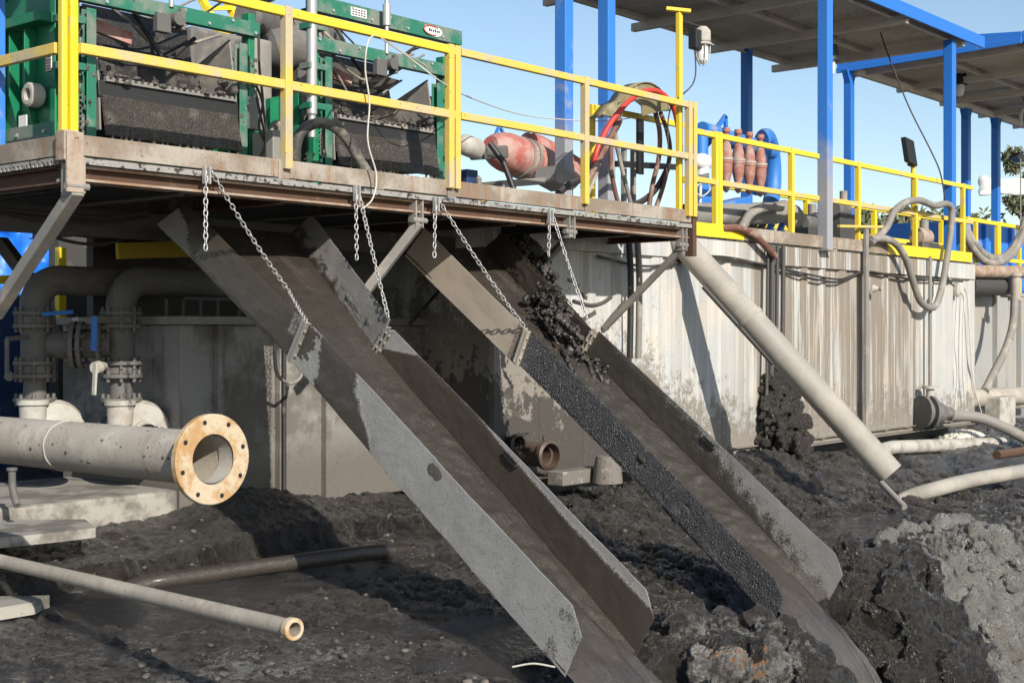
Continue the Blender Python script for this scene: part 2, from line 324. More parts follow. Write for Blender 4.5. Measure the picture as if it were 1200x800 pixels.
def ground_mat(bank=False):
    m, nt, b = nodes('mud_bank' if bank else 'drilling_mud_ground')
    geo = N(nt, 'ShaderNodeNewGeometry'); pos = geo.outputs['Position']
    A = lambda n: N(nt, 'ShaderNodeAttribute', attribute_name=n).outputs['Fac']
    wet, palea, clay, grav = A('wet'), A('pale'), A('clay'), A('grit')
    if bank:      # dried pale crust on the right, rusty clay pocket between the chutes, wet elsewhere
        sx = N(nt, 'ShaderNodeSeparateXYZ'); L(nt, pos, sx.inputs[0]); nb = noise_n(nt, pos, 1.1, 4, .6)
        xw = math_n(nt, 'ADD', sx.outputs[0], math_n(nt, 'MULTIPLY', math_n(nt, 'SUBTRACT', nb, .5), 2.6))
        palea = math_n(nt, 'MULTIPLY', ramp(nt, xw, 10.7, 11.5), .92)
        dc_ = N(nt, 'ShaderNodeVectorMath', operation='DISTANCE'); L(nt, pos, dc_.inputs[0]); dc_.inputs[1].default_value = (7.62, 4.55, .02)
        clay = math_n(nt, 'MULTIPLY', ramp(nt, dc_.outputs['Value'], .08, .45, True), .66)
        palea = math_n(nt, 'MAXIMUM', palea, math_n(nt, 'MULTIPLY', ramp(nt, dc_.outputs['Value'], .25, .8, True), .66))
        if bank == 2: palea = math_n(nt, 'MULTIPLY', palea, 0.0); clay = math_n(nt, 'MULTIPLY', clay, 0.0)
        wet = math_n(nt, 'MULTIPLY', math_n(nt, 'SUBTRACT', 1.0, palea), .42); grav = 0.0
    n1 = noise_n(nt, pos, 1.4, 8, .65); n2 = noise_n(nt, pos, 16, 8, .72); n3 = noise_n(nt, pos, 95, 5, .8); n4 = noise_n(nt, pos, 5, 8, .75)
    vor = N(nt, 'ShaderNodeTexVoronoi'); vor.inputs['Scale'].default_value = 24; L(nt, pos, vor.inputs['Vector'])
    vc = N(nt, 'ShaderNodeSeparateColor'); L(nt, vor.outputs['Color'], vc.inputs[0])
    c = mix(nt, ramp(nt, n2, .3, .7), (.017,.014,.011), (.088,.074,.061)); c = mix(nt, math_n(nt, 'MULTIPLY', ramp(nt, n3, .58, .72), .5), c, (.20,.185,.165)); c = mix(nt, math_n(nt, 'MULTIPLY', ramp(nt, n3, .44, .34), .6), c, (.015,.013,.012))
    c = mix(nt, ramp(nt, n1, .45, .65), c, (.052,.043,.035))
    gc = mix(nt, vc.outputs[0], (.09,.085,.08), (.26,.25,.235))
    c = mix(nt, math_n(nt, 'MULTIPLY', ramp(nt, math_n(nt, 'ADD', grav, math_n(nt, 'MULTIPLY', math_n(nt, 'SUBTRACT', n2, .5), .9)), .45, .7), ramp(nt, vc.outputs[1], .15, .5)), c, gc)
    pc = mix(nt, ramp(nt, n4, .35, .65), (.20,.185,.16), (.40,.38,.345)); pc = mix(nt, math_n(nt, 'MULTIPLY', ramp(nt, n3, .5, .38), .6), pc, (.11,.10,.088))
    c = mix(nt, ramp(nt, math_n(nt, 'ADD', palea, math_n(nt, 'MULTIPLY', math_n(nt, 'SUBTRACT', math_n(nt, 'MULTIPLY', math_n(nt, 'ADD', n2, n4), .5), .5), 3.0)), .4, .75), c, pc)
    c = mix(nt, ramp(nt, math_n(nt, 'ADD', clay, math_n(nt, 'MULTIPLY', math_n(nt, 'SUBTRACT', n2, .5), 1.4)), .5, .62), c, (.42,.19,.07))
    wf = ramp(nt, math_n(nt, 'ADD', wet, math_n(nt, 'MULTIPLY', math_n(nt, 'SUBTRACT', n2, .5), .5)), .45, .65)
    c = mix(nt, math_n(nt, 'MULTIPLY', wf, .85), c, (.024,.019,.015))
    L(nt, c, b.inputs['Base Color'])
    rr = N(nt, 'ShaderNodeMapRange'); L(nt, wf, rr.inputs[0]); rr.inputs[3].default_value = .26; rr.inputs[4].default_value = .07
    L(nt, math_n(nt, 'ADD', rr.outputs[0], math_n(nt, 'MULTIPLY', palea, .25)), b.inputs['Roughness'])
    h = math_n(nt, 'ADD', math_n(nt, 'MULTIPLY', n2, 1.0), math_n(nt, 'ADD', math_n(nt, 'MULTIPLY', n3, .8), math_n(nt, 'MULTIPLY', n4, 2.0)))
    h = math_n(nt, 'ADD', h, math_n(nt, 'MULTIPLY', math_n(nt, 'MULTIPLY', vor.outputs['Distance'], grav), -.8))
    h = math_n(nt, 'MULTIPLY', h, math_n(nt, 'SUBTRACT', 1.05, math_n(nt, 'MULTIPLY', wf, .93)))
    v2 = N(nt, 'ShaderNodeTexVoronoi'); v2.inputs['Scale'].default_value = 48; L(nt, pos, v2.inputs['Vector'])
    h = math_n(nt, 'SUBTRACT', h, math_n(nt, 'MULTIPLY', math_n(nt, 'MULTIPLY', v2.outputs['Distance'], ramp(nt, n4, .42, .6)), 1.3))
    bump(nt, b, h, 1.0, .04); b.inputs['Specular IOR Level'].default_value = .9
    cw = math_n(nt, 'MULTIPLY', math_n(nt, 'SUBTRACT', 1.0, math_n(nt, 'MINIMUM', palea, 1.0)), math_n(nt, 'MULTIPLY', ramp(nt, n4, .36, .6), .42)); L(nt, cw, b.inputs['Coat Weight'])
    b.inputs['Coat Roughness'].default_value = .16; b.inputs['Coat IOR'].default_value = 1.6
    cb = N(nt, 'ShaderNodeBump'); cb.inputs['Strength'].default_value = .8; cb.inputs['Distance'].default_value = .03; L(nt, h, cb.inputs['Height']); L(nt, cb.outputs[0], b.inputs['Coat Normal'])
    return m
M['ground'] = ground_mat(); M['bank'] = ground_mat(True); M['mud'] = ground_mat(2)

def glass(name, col, emit=0):
    m, nt, b = nodes(name); b.inputs['Base Color'].default_value = (*col, 1); b.inputs['Roughness'].default_value = .12
    b.inputs['Transmission Weight'].default_value = .35
    return m
M['lampglass'] = glass('lamp_glass', (.9,.9,.88))

def leafmat():
    m, nt, b = nodes('leaf')
    geo = N(nt, 'ShaderNodeNewGeometry')
    c = mix(nt, geo.outputs['Random Per Island'], (.075,.09,.045), (.18,.185,.10)); L(nt, c, b.inputs['Base Color'])
    b.inputs['Roughness'].default_value = .7
    return m
M['leaf'] = leafmat()

def strands(name, curves, r, m, label, cat, group, n=6):
    for k, pts in enumerate(curves):
        mb = MB(); mb.tube(pts, r[k] if isinstance(r, (list, tuple)) else r, n); tag(obj(name, mb, m), label, cat, group)
SUN, SKY, EXPO = 4.8, .118, .36
# ---------------------------------------------------------------- numpy noise
_rs = np.random.RandomState(11); _perm = _rs.permutation(4096); _ang = _rs.rand(4096)*2*np.pi
def gnoise(x, y, seed=0):
    xi = np.floor(x).astype(np.int64); yi = np.floor(y).astype(np.int64); xf = x - xi; yf = y - yi
    def g(i, j, dx, dy):
        h = _perm[(_perm[(i + seed*131) & 4095] + j) & 4095]; a = _ang[h]; return np.cos(a)*dx + np.sin(a)*dy
    u = xf*xf*xf*(xf*(xf*6-15)+10); v = yf*yf*yf*(yf*(yf*6-15)+10)
    a = g(xi,yi,xf,yf)*(1-u) + g(xi+1,yi,xf-1,yf)*u; b = g(xi,yi+1,xf,yf-1)*(1-u) + g(xi+1,yi+1,xf-1,yf-1)*u
    return a*(1-v) + b*v
def fbm(x, y, f, o=4, seed=0, gain=.55):
    t = 0; a = 1
    for k in range(o): t = t + a*gnoise(x*f, y*f, seed+k*7); f *= 2.03; a *= gain
    return t
def ridge(x, y, f, o=3, seed=0):
    t = 0; a = 1
    for k in range(o): t = t + a*(.5 - np.abs(gnoise(x*f, y*f, seed+k*5))*1.6); f *= 2.1; a *= .55
    return t
def ss(x, a, b):
    t = np.clip((x-a)/(b-a), 0, 1); return t*t*(3-2*t)

def terrain(X, Y):
    big = fbm(X, Y, .55, 3, 1); mid = fbm(X, Y, 1.9, 4, 20); rg = ridge(X, Y, 3.2, 4, 40); fine = fbm(X, Y, 9, 3, 60)
    a = ss(X + big*.5, 8.6, 11.2)
    drip = fbm(X, Y*.15, 5, 3, 90)
    zl = .12 + .13*ss(Y, 5.6, 8.2) + .15*ss(Y + mid*.10 + drip*.09, 8.60, 8.72) + .13*ss(Y, 8.75, 9.6)
    zr = .16 + .20*ss(Y, 6.2, 8.4) - .10*ss(Y, 6.5, 7.0)*ss(Y, 7.8, 7.3)
    z = zl*(1-a) + zr*a
    rim = 4.62 + big*.30 + mid*.30 + .12*(rg-.3) + .04*fine + .10*a
    rim = rim + .60*np.exp(-((X-9.35)/.75)**2) + .30*np.exp(-((X-6.75)/.5)**2) - .28*np.exp(-((X-8.2)/.5)**2)
    rim = rim + .35*ss(X, 10.6, 12.5) - .25*np.exp(-((X-10.3)/.35)**2)
    cl = np.clip(rim - Y, 0, None)
    steep = 1.05 + .95*ss(X + mid*.4, 10.6, 12)
    drop = np.minimum(cl*steep + .15*ss(cl, 0, .1), 3.4)
    # hollows worn by the two chutes' discharge
    z = z - .34*np.exp(-((X-6.7)/.55)**2)*ss(Y, 6.0, 4.9) - .50*np.exp(-((X-9.25)/.7)**2)*ss(Y, 6.1, 5.0)
    puddle = ss(fbm(X, Y, .75, 4, 277), .17, .27)*ss(X, 9.6, 8.2)*ss(Y, 4.9, 5.4)*ss(Y, 8.6, 8.0)
    pool = ss(fbm(X, Y, .9, 3, 77)*.5 + ss(Y, 7.2, 7.7)*ss(Y, 8.62, 8.5)*ss(X, 4.4, 5.0)*ss(X, 8.2, 7.4), .35, .6)
    pool2 = ss(fbm(X, Y, .8, 3, 177)*.6 + ss(Y, 5.3, 5.9)*ss(Y, 7.2, 6.5)*ss(X, 9.8, 10.3)*ss(X, 15, 13), .55, .8)
    flat = np.clip(np.maximum(np.maximum(pool, pool2), puddle*.93), 0, 1)
    rough = (1 - .93*flat)
    smoothleft = 1 - .50*ss(X, 8.0, 6.4)          # trodden ground on the left
    heap = ss(fbm(X, Y, .5, 2, 33), -.1, .3)
    z = z + rough*smoothleft*(.055*mid + (.035+.03*a)*(rg-.3)*(.4+heap) + .022*fine) + rough*(.012*fine + .014*fbm(X, Y, 19, 2, 64))
    z = z + (1-flat)*.05*a*ss(fbm(X, Y, 2.6, 3, 51), .0, .35)
    z = z + .22*np.exp(-(((X-7.6)/.7)**2 + ((Y-9.2)/.5)**2))                           # heap at the tank's foot
    z = z + (.28*np.exp(-(((X-14.2)/1.1)**2 + ((Y-8.3)/.35)**2)))
    z = z - drop + ss(cl, .0, .25)*(.20*fbm(X, Y, 1.3, 2, 140) + .10*fbm(X, Y, 3.1, 2, 95) + .035*fbm(X, Y, 7, 2, 97))
    zc = .15 + 0*X                                                  # the photographer's side of the pit
    z = np.where(Y < 1.6, np.maximum(z, zc - 3.4*ss(Y, .4, 1.6)), z)
    far = ss(np.hypot(X-10, Y-6), 16, 30)
    z = z*(1-far) + (.2 + .15*big)*far
    cl_ = ss(cl, 0, .2)
    wet = np.clip(flat + .22 + .6*ss(mid, .08, -.25)*(.45+.55*a) + .45*cl_*a + .25*ss(X, 7, 9.2)*ss(X, 10.8, 9.8), 0, 1)
    cliff = ss(cl, .05, .2)
    wet = wet*(1-far)
    pale = cliff*ss(X + big*.9 + mid*.5, 10.75, 11.3)*1.0 + ss(X + big*.4 + mid*.5, 10.9, 11.8)*ss(Y - rim, .9, -.05)*.62
    pale = pale + .62*np.exp(-((X-8.1)/.42)**2)*ss(Y, 5.15, 4.75) + .25*ss(X, 4.9, 4.0)*ss(Y, 6.3, 5.8)
    wet = np.where(pale > .5, 0, wet)
    wet = np.clip(wet + .8*np.exp(-((X-9.3)/.3)**2)*ss(Y, 5.4, 4.9) + .5*np.exp(-((X-6.8)/.35)**2)*ss(Y, 5.2, 4.7), 0, 1)
    clay = .85*np.exp(-(((X-8.15)/.16)**2 + ((Y-4.6)/.22)**2)) + .5*np.exp(-(((X-6.35)/.12)**2 + ((Y-4.75)/.15)**2))
    grit = ss(X, 7.0, 4.6)*ss(Y, 7.2, 5.9)*.62 + .25*ss(big, 0, .3)
    return z, wet, pale, clay, grit

def axis(segs):
    out = []
    for a, b, n in segs: out += list(np.linspace(a, b, n, endpoint=False))
    return np.array(out + [segs[-1][1]])
xs = axis([(-600,-40,8),(-40,2,14),(2,3.4,20),(3.4,12.6,480),(12.6,17.5,140),(17.5,26,60),(26,60,20),(60,900,12)])
ys = axis([(-600,-20,8),(-20,1,14),(1,3.3,24),(3.3,5.4,230),(5.4,9.7,240),(9.7,14,30),(14,60,20),(60,900,12)])
GX, GY = np.meshgrid(xs, ys)
gz, gwet, gpale, gclay, ggrit = terrain(GX, GY)
nx, ny = len(xs), len(ys)
me = bpy.data.meshes.new('ground')
idx = np.arange(nx*ny).reshape(ny, nx)
quads = np.stack([idx[:-1,:-1], idx[:-1,1:], idx[1:,1:], idx[1:,:-1]], -1).reshape(-1, 4)
me.vertices.add(nx*ny); me.vertices.foreach_set('co', np.stack([GX, GY, gz], -1).astype(np.float32).ravel())
me.loops.add(quads.size); me.loops.foreach_set('vertex_index', quads.astype(np.int32).ravel())
me.polygons.add(len(quads)); me.polygons.foreach_set('loop_start', np.arange(0, quads.size, 4, dtype=np.int32))
me.polygons.foreach_set('loop_total', np.full(len(quads), 4, np.int32))
me.update(calc_edges=True); me.polygons.foreach_set('use_smooth', np.ones(len(quads), bool))
for nm, arr in (('wet', gwet), ('pale', gpale), ('clay', gclay), ('grit', ggrit)):
    at = me.attributes.new(nm, 'FLOAT', 'POINT'); at.data.foreach_set('value', np.clip(arr, 0, 2).astype(np.float32).ravel())
me.materials.append(M['ground'])
ground = bpy.data.objects.new('ground', me); C.objects.link(ground); ground['kind'] = 'structure'
def GZ(x, y): return float(terrain(np.array([[x]], float), np.array([[y]], float))[0][0, 0])

# loose clods and stones lying on the mud
def clods(name, n, gen, smin, smax, m, label):
    mb = MB(); rnd = random.Random(5)
    ico = [(0,0,1),(.89,0,.45),(.28,.85,.45),(-.72,.53,.45),(-.72,-.53,.45),(.28,-.85,.45),(.72,.53,-.45),(-.28,.85,-.45),(-.89,0,-.45),(-.28,-.85,-.45),(.72,-.53,-.45),(0,0,-1)]
    fc = [(0,1,2),(0,2,3),(0,3,4),(0,4,5),(0,5,1),(1,6,2),(2,7,3),(3,8,4),(4,9,5),(5,10,1),(6,7,2),(7,8,3),(8,9,4),(9,10,5),(10,6,1),(11,7,6),(11,8,7),(11,9,8),(11,10,9),(11,6,10)]
    P = [gen(rnd) for _ in range(n)]
    z = terrain(np.array([[p[0] for p in P]]), np.array([[p[1] for p in P]]))
    for i, (x, y) in enumerate(P):
        if z[1][0, i] > .8: continue
        r = smin + (smax - smin)*rnd.random()**3.5
        rot = Matrix.Rotation(rnd.random()*6.3, 3, V((rnd.random(), rnd.random(), rnd.random()+.1)).normalized())
        vs = [rot @ (V(p)*r*rnd.uniform(.65, 1.25)) for p in ico]
        mb.add([V((x, y, z[0][0, i] + r*.25)) + V((q.x, q.y, q.z*.6)) for q in vs], fc, True)
    o = obj(name, mb, m); o['kind'] = 'stuff'; o['label'] = label; o['category'] = 'mud'
M['clod'] = paint('mud_clod', (.06,.052,.045), .5, (.17,.155,.135), .4, 6, None, 0, .6, top=.25)
M['stone'] = paint('pit_stone', (.08,.075,.069), .8, (.19,.18,.16), .42, 12, None, 0, .5, top=.2)
clods('mud_clods', 2600, lambda r: (r.uniform(3.4, 16), 4.3 + 5.0*r.random()), .005, .034, M['clod'], 'clods of dark drilling mud strewn over the churned ground')
clods('loose_stones', 600, lambda r: (3.4 + 2.9*r.random()**1.4, 4.7 + 2.0*r.random()**1.3), .003, .013, M['stone'], 'small grey stones trodden into the mud at the pit edge')

# ---------------------------------------------------------------- tanks
ZT = 3.2; YW = 8.68
def tank(name, label, x0, x1, y0, y1, z0, z1, mat_, ribs, side_mat):
    t = thing(name, label, 'tank', (x0, y0, z0), None)
    mb = MB(); mb.box((x0, y0, z0+.02), (x1, y1, z1-.03)); obj('wall', mb, mat_, t)
    return t
tank1 = tank('mud_tank', 'long pale grey steel mud tank with brown run-off streaks under the yellow railing', 9.95, 21.95, YW, YW+2.5, .57, ZT, M['tank_wall'], 0, None)
x = 10.3
rb = [10.0] + [XA(u, YW) for u in (640, 690, 722, 768, 792, 850, 897, 940, 962, 985, 1008, 1036, 1062, 1089, 1112)] + [21.9]
for i, x in enumerate(rb):
    w = (.10, .16, .12)[i % 3]
    mb = MB(); d = .045
    mb.prism([(-w/2-.03, 0), (-w/2, -d), (w/2, -d), (w/2+.03, 0)][::-1], (x, YW-.001, .60), (x, YW-.001, ZT-.26), up=(0,1,0)) if False else mb.poly([(x-w/2-.03, YW-.002, .64), (x-w/2, YW-d, .64), (x+w/2, YW-d, .64), (x+w/2+.03, YW-.002, .64)], (0, 0, ZT-.28-.64))
    obj('stiffener', mb, M['tank_wall'], tank1)
mb = MB(); mb.box((9.93, YW-.06, ZT-.27), (21.97, YW+.02, ZT-.02)); obj('top_channel', mb, M['tank_wall'], tank1, .008)
mb = MB(); mb.box((9.93, YW-.07, ZT-.018), (21.98, YW+2.5, ZT)); obj('deck_plate', mb, M['grating'], tank1, .003)
mb = MB(); mb.chan((9.95, YW-.02, .62), (21.95, YW-.02, .62), .09, .10); obj('base_rail', mb, M['tank_wall'], tank1)
mb = MB(); mb.box((10.2, YW+.25, .2), (21.6, YW+2.2, .58)); obj('skid', mb, M['steel_dark'], tank1)
# cables sagging along the wall
strands('wall_cable', [spline([U(u, v, Y=YW-.07-k*.02) for u, v in ((700, 300), (760, 312), (835, 300+k*3), (905, 312), (950, 322+k*4), (985, 327+k*3), (1015, 318), (1060, 326), (1095, 325+k*3), (1128, 330))], 6) for k in range(2)], .014, M['cable'], 'dark cable sagging along the top of the pale tank wall, one of a pair', 'cable', 'paired cables along the tank wall')

# left tank, set back under the deck
t2 = thing('settling_tank', 'muddy grey tank under the left end of the deck, darkened for its shade', 'tank', (7.0, 9.6, .5))
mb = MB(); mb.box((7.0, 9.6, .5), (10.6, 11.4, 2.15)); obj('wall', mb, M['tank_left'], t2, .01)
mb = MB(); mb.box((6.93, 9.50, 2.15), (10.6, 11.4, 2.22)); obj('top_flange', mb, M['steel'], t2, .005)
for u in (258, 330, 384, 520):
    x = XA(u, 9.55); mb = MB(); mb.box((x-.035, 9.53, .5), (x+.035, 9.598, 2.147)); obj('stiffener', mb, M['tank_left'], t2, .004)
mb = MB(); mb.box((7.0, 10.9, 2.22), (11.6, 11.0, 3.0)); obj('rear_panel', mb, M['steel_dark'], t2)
mb = MB()
for u in (195, 215, 235, 255, 280): 
    p = U(u, 370, Y=9.53); mb.bar((p.x, 9.53, 2.22), (p.x, 9.53, 2.36), .02, .02, (0,1,0))
a = U(165, 352, Y=9.53); mb.bar((7.0, 9.53, 2.37), (9.2, 9.53, 2.37), .025, .025); obj('low_rail', mb, M['steel_dark'], t2)

t3 = thing('waste_tank', 'grey rear tank in shade beyond the end of the long pale tank', 'tank', (22.9, 10.1, .5))
mb = MB(); mb.box((22.9, 10.1, .5), (33, 12.4, 2.78)); obj('wall', mb, M['tank_far'], t3, .01)
mb = MB(); mb.box((22.85, 10.03, 2.79), (33, 12.45, 2.86)); obj('top_channel', mb, M['tank_far'], t3, .01)
for x in (24.1, 25.4, 26.7, 28): mb = MB(); mb.box((x-.08, 10.0, .5), (x+.08, 10.098, 2.78)); obj('stiffener', mb, M['tank_far'], t3, .006)

# ---------------------------------------------------------------- walkway deck
YD = 7.64; ZD = 3.32; XL_, XR_ = 4.74, 11.87
deck = thing('walkway_deck', 'long dusty rust-stained steel walkway deck carrying the green shakers above the chutes', 'platform', (XL_, YD, 2.9))
mb = MB(); mb.chan((XL_-.02, YD-.008, ZD-.055), (XR_, YD-.008, ZD-.055), .05, .13, .012, flip=-1); mb.box((XL_, YD-.035, ZD-.12), (XR_, YD-.02, ZD+.01)); obj('front_kickplate', mb, M['beam'], deck, .004)
mb = MB(); mb.bar((XL_-.02, YD, ZD-.055), (XL_-.02, 13, ZD-.055), .012, .13); obj('side_kickplate', mb, M['beam'], deck, .003)
def comb(p, q, h, tooth, pitch, off):
    p, q = V(p), V(q); n = int((q-p).length/pitch); t = (q-p)/n; pts = [p, ]
    for i in range(n): pts += [p + t*i + V((0,0,h)), p + t*(i+tooth) + V((0,0,h)), p + t*(i+tooth) + V((0,0,h*.45)), p + t*(i+1) + V((0,0,h*.45))]
    return pts + [q], V(off)
mb = MB(); mb.box((XL_, YD-.03, ZD-.155), (XR_-.02, 12.6, ZD-.135)); obj('grating', mb, M['grating'], deck)
mb = MB(); mb.box((XL_, YD-.045, ZD-.174), (XR_-.02, YD-.031, ZD-.134)); obj('grating_edge', mb, M['grating'], deck)
mb = MB(); mb.poly(*comb((XL_-.013, 12.4, ZD-.130), (XL_-.013, YD, ZD-.130), -.045, .5, .05, (-.018,0,0))); obj('grating_edge', mb, M['grating'], deck)
mb = MB(); mb.ibeam((XL_, YD+.07, ZD-.228), (XR_-.03, YD+.07, ZD-.228), .16, .10, .016); obj('front_beam', mb, M['rust_flange'], deck)
mb = MB(); mb.box((XL_+.02, YD+.048, ZD-.262), (XR_-.05, YD+.0635, ZD-.194)); obj('web_rust_shade', mb, M['rust'], deck)  # dark rust strip whose colour also carries the shadow on the web
mb = MB(); mb.ibeam((XL_+.05, YD+.1, ZD-.235), (XL_+.05, 12.6, ZD-.235), .10, .11, .012); obj('side_beam', mb, M['rust'], deck)
x = XL_ + .9
while x < XR_:
    mb = MB(); mb.ibeam((x, YD+.1, ZD-.24), (x, 12.6, ZD-.24), .09, .12, .01); obj('joist', mb, M['rust' if int(x*3) % 2 else 'steel_dark'], deck); x += .88
mb = MB(); mb.bar((XL_, 9.2, ZD-.40), (XR_, 9.2, ZD-.40), .12, .2); obj('cross_beam', mb, M['steel_dark'], deck)
for u in (328, 440, 525, 685):
    x = XA(u, YD); mb = MB(); mb.box((x-.05, YD-.046, ZD-.13), (x+.05, YD-.0365, ZD-.0)); obj('splice_plate', mb, M['beam'], deck, .003)
mb = MB(); mb.box((XL_-.06, YD-.07, ZD-.36), (XL_+.06, YD-.045, ZD+.02)); mb.box((XL_+.065, YD-.05, ZD-.36), (XL_+.085, YD+.05, ZD-.13)); obj('corner_plate', mb, M['rust_flange'], deck, .006)
# braces with bracket lugs
def brace(pa, pb, w=.075):
    mb = MB(); pa, pb = V(pa), V(pb); mb.bar(pa, pb, w, w, (0,0,1)); o = obj('brace', mb, M['steel'], deck, .006)
    k = MB(); k.box((pa.x-.045, YD-.03, pa.z-.04), (pa.x-.03, YD+.06, ZD-.17)); k.box((pa.x+.03, YD-.03, pa.z-.04), (pa.x+.045, YD+.06, ZD-.17))
    k.lathe([(0,-.08),(.024,-.08),(.024,.08),(0,.08)], (pa.x, pa.y, pa.z+.02), (1,0,0), 8)
    obj('bracket', k, M['steel'], o, .003)
brace((XL_+.02, YD-.05, 2.98), U(-6, 365, Y=8.75) + V((0,0,-.02)), .085)
p = U(489, 268, Y=YD); brace((p.x, YD-.02, 2.96), U(430, 340, Y=8.0))
p = U(668, 272, Y=YD); brace((p.x, YD, 2.98), U(636, 310, Y=8.35), .055)
p = U(800, 292, Y=YD); brace((p.x, YD, 2.95), U(708, 385, Y=YW-.03), .06)
mb = MB(); mb.box((XR_-.03, YD-.06, 2.86), (XR_+.04, YD+.04, ZD-.02)); obj('end_plate', mb, M['rust'], deck, .006)

# ---------------------------------------------------------------- railings
def rail_section(name, label, posts, Y, z0, ztop, zmid, x0, x1, mats, double=(), w=.05, dz=None, group='yellow guard railings'):
    t = thing(name, label, 'railing', (x0, Y, z0), group)
    mb = MB(); mb.bar((x0, Y, ztop-w/2), (x1, Y, ztop-w/2), w*.8, w); obj('top_rail', mb, mats[0], t, .006)
    mb = MB(); mb.bar((x0, Y, zmid-w/2), (x1, Y, zmid-w/2), w*.8, w); obj('mid_rail', mb, mats[1], t, .006)
    for i, x in enumerate(posts):
        mb = MB(); pw = w*(1.0 if i not in double else .9)
        if i in double:
            mb.bar((x-.039, Y-.004, z0), (x-.039, Y-.004, ztop+.012), pw, pw, (0,1,0)); mb.bar((x+.039, Y-.004, z0), (x+.039, Y-.004, ztop+.012), pw, pw, (0,1,0))
        else: mb.bar((x, Y-.004, z0), (x, Y-.004, ztop+.006), pw, pw, (0,1,0))
        obj('post', mb, mats[2], t, .005)
    return t
zt, zm = CAMH + 2.325, CAMH + 1.80
xa, xb, xc, xd = XA(80, YD), XA(525, YD), XA(680, YD), XA(803, YD)
corner = thing('corner_post', 'bright yellow double corner post of the railing beside the green machine', 'post', (xa, YD, ZD-.1), None)
mb = MB(); mb.box((xa-.008, YD-.045, ZD+.02), (xa+.045, YD+.015, 5.2)); obj('front_post', mb, M['yellow_new'], corner, .006)
mb = MB(); mb.box((xa-.055, YD-.02, ZD+.02), (xa-.014, YD+.03, 5.2)); obj('side_post', mb, M['yellow'], corner, .006)
mb = MB(); mb.box((xa-.058, YD-.05, ZD-.16), (xa+.05, YD+.055, ZD+.03)); obj('socket', mb, M['rust_flange'], corner, .006)
rail_section('guard_railing', 'worn yellow guard railing on the deck in front of the green shakers', [XA(330, YD), xb], YD-.05, ZD-.06, zt, zm, xa+.045, xb+.03, (M['yellow'], M['yellow_dusty'], M['yellow_dusty']), (1,), .067)
rail_section('guard_railing', 'dust-covered yellow guard railing on the deck in front of the red pump and hose rack', [xc, xd-.02, xd+.07], YD-.05, ZD-.06, zt, zm, xb+.09, xd+.08, (M['yellow_dusty'], M['yellow_dusty'], M['yellow_dusty']), (), .062)
t = thing('guard_railing', 'short yellow side railing running back past the green ribbed panel', 'railing', (xa, YD, ZD), 'yellow guard railings')
mb = MB(); mb.bar((xa-.04, YD+.06, zt-.03), (xa-.04, 12.2, zt-.03), .04, .07); obj('top_rail', mb, M['yellow'], t, .005)
mb = MB(); mb.bar((xa-.04, YD+.06, zm-.03), (xa-.04, 12.2, zm-.03), .04, .07); obj('mid_rail', mb, M['yellow_dusty'], t, .005)
# railing and kick plate on the long tank
YR = YW - .03
x838, xe = XA(838, YR), XA(1130, YR)
tr = rail_section('guard_railing', 'long yellow guard railing standing on the pale tank beside the red cones', [x838, XA(867, YR), XA(927, YR), XA(1005, YR), XA(1072, YR), XA(1128, YR)], YR, ZT, CAMH+2.36, CAMH+1.80, XA(808, YR), XA(1139, YR), (M['yellow'], M['yellow_dusty'], M['yellow']), (), .067)
bpy.data.objects.remove([c for c in tr.children if c.name.startswith('post')][1])
mb = MB(); mb.bar((x838+.08, YR-.003, ZT), (x838+.08, YR-.003, CAMH+2.37), .07, .07, (0,1,0)); obj('post', mb, M['yellow_new'], tr, .005)
for a, b, mm in ((808, 872, 'yellow_new'), (873, 1040, 'beam'), (1041, 1139, 'yellow_new')):
    mb = MB(); mb.box((XA(a, YR-.07), YR-.075, ZT+.0), (XA(b, YR-.07), YR-.055, ZT+.16)); obj('kick_plate', mb, M[mm], tr, .005)
rail_section('guard_railing', 'yellow railing on the far side of the tank roof with bushes behind it', [XA(u, 11.1) for u in (836, 945, 981, 1024, 1075, 1103)], 11.1, ZT, CAMH+2.28, CAMH+1.74, XA(800, 11.1), XA(1110, 11.1), (M['yellow_new'], M['yellow'], M['yellow_new']), (), .09)
rail_section('guard_railing', 'yellow railing at right end before the blue tank', [XA(u, 10.2) for u in (1133, 1168, 1194)] + [26, 27.2], 10.2, 2.86, CAMH+2.17, CAMH+1.46, XA(1132, 10.2), 29, (M['yellow_new'], M['yellow_new'], M['yellow']), (), .075)
t = thing('guard_railing', 'low yellow back railing among blue pipework at right end', 'railing', (24, 12, 2.86), 'yellow guard railings')
for z in (3.1, 3.5): mb = MB(); mb.bar((22.6, 12.1, z), (31, 12.1, z), .06, .08); obj('rail', mb, M['yellow_new'], t, .005)
for x in (24.5, 26, 27.5): mb = MB(); mb.bar((x, 12.1, 2.86), (x, 12.1, 3.55), .07, .07, (0,1,0)); obj('post', mb, M['yellow_new'], t, .005)

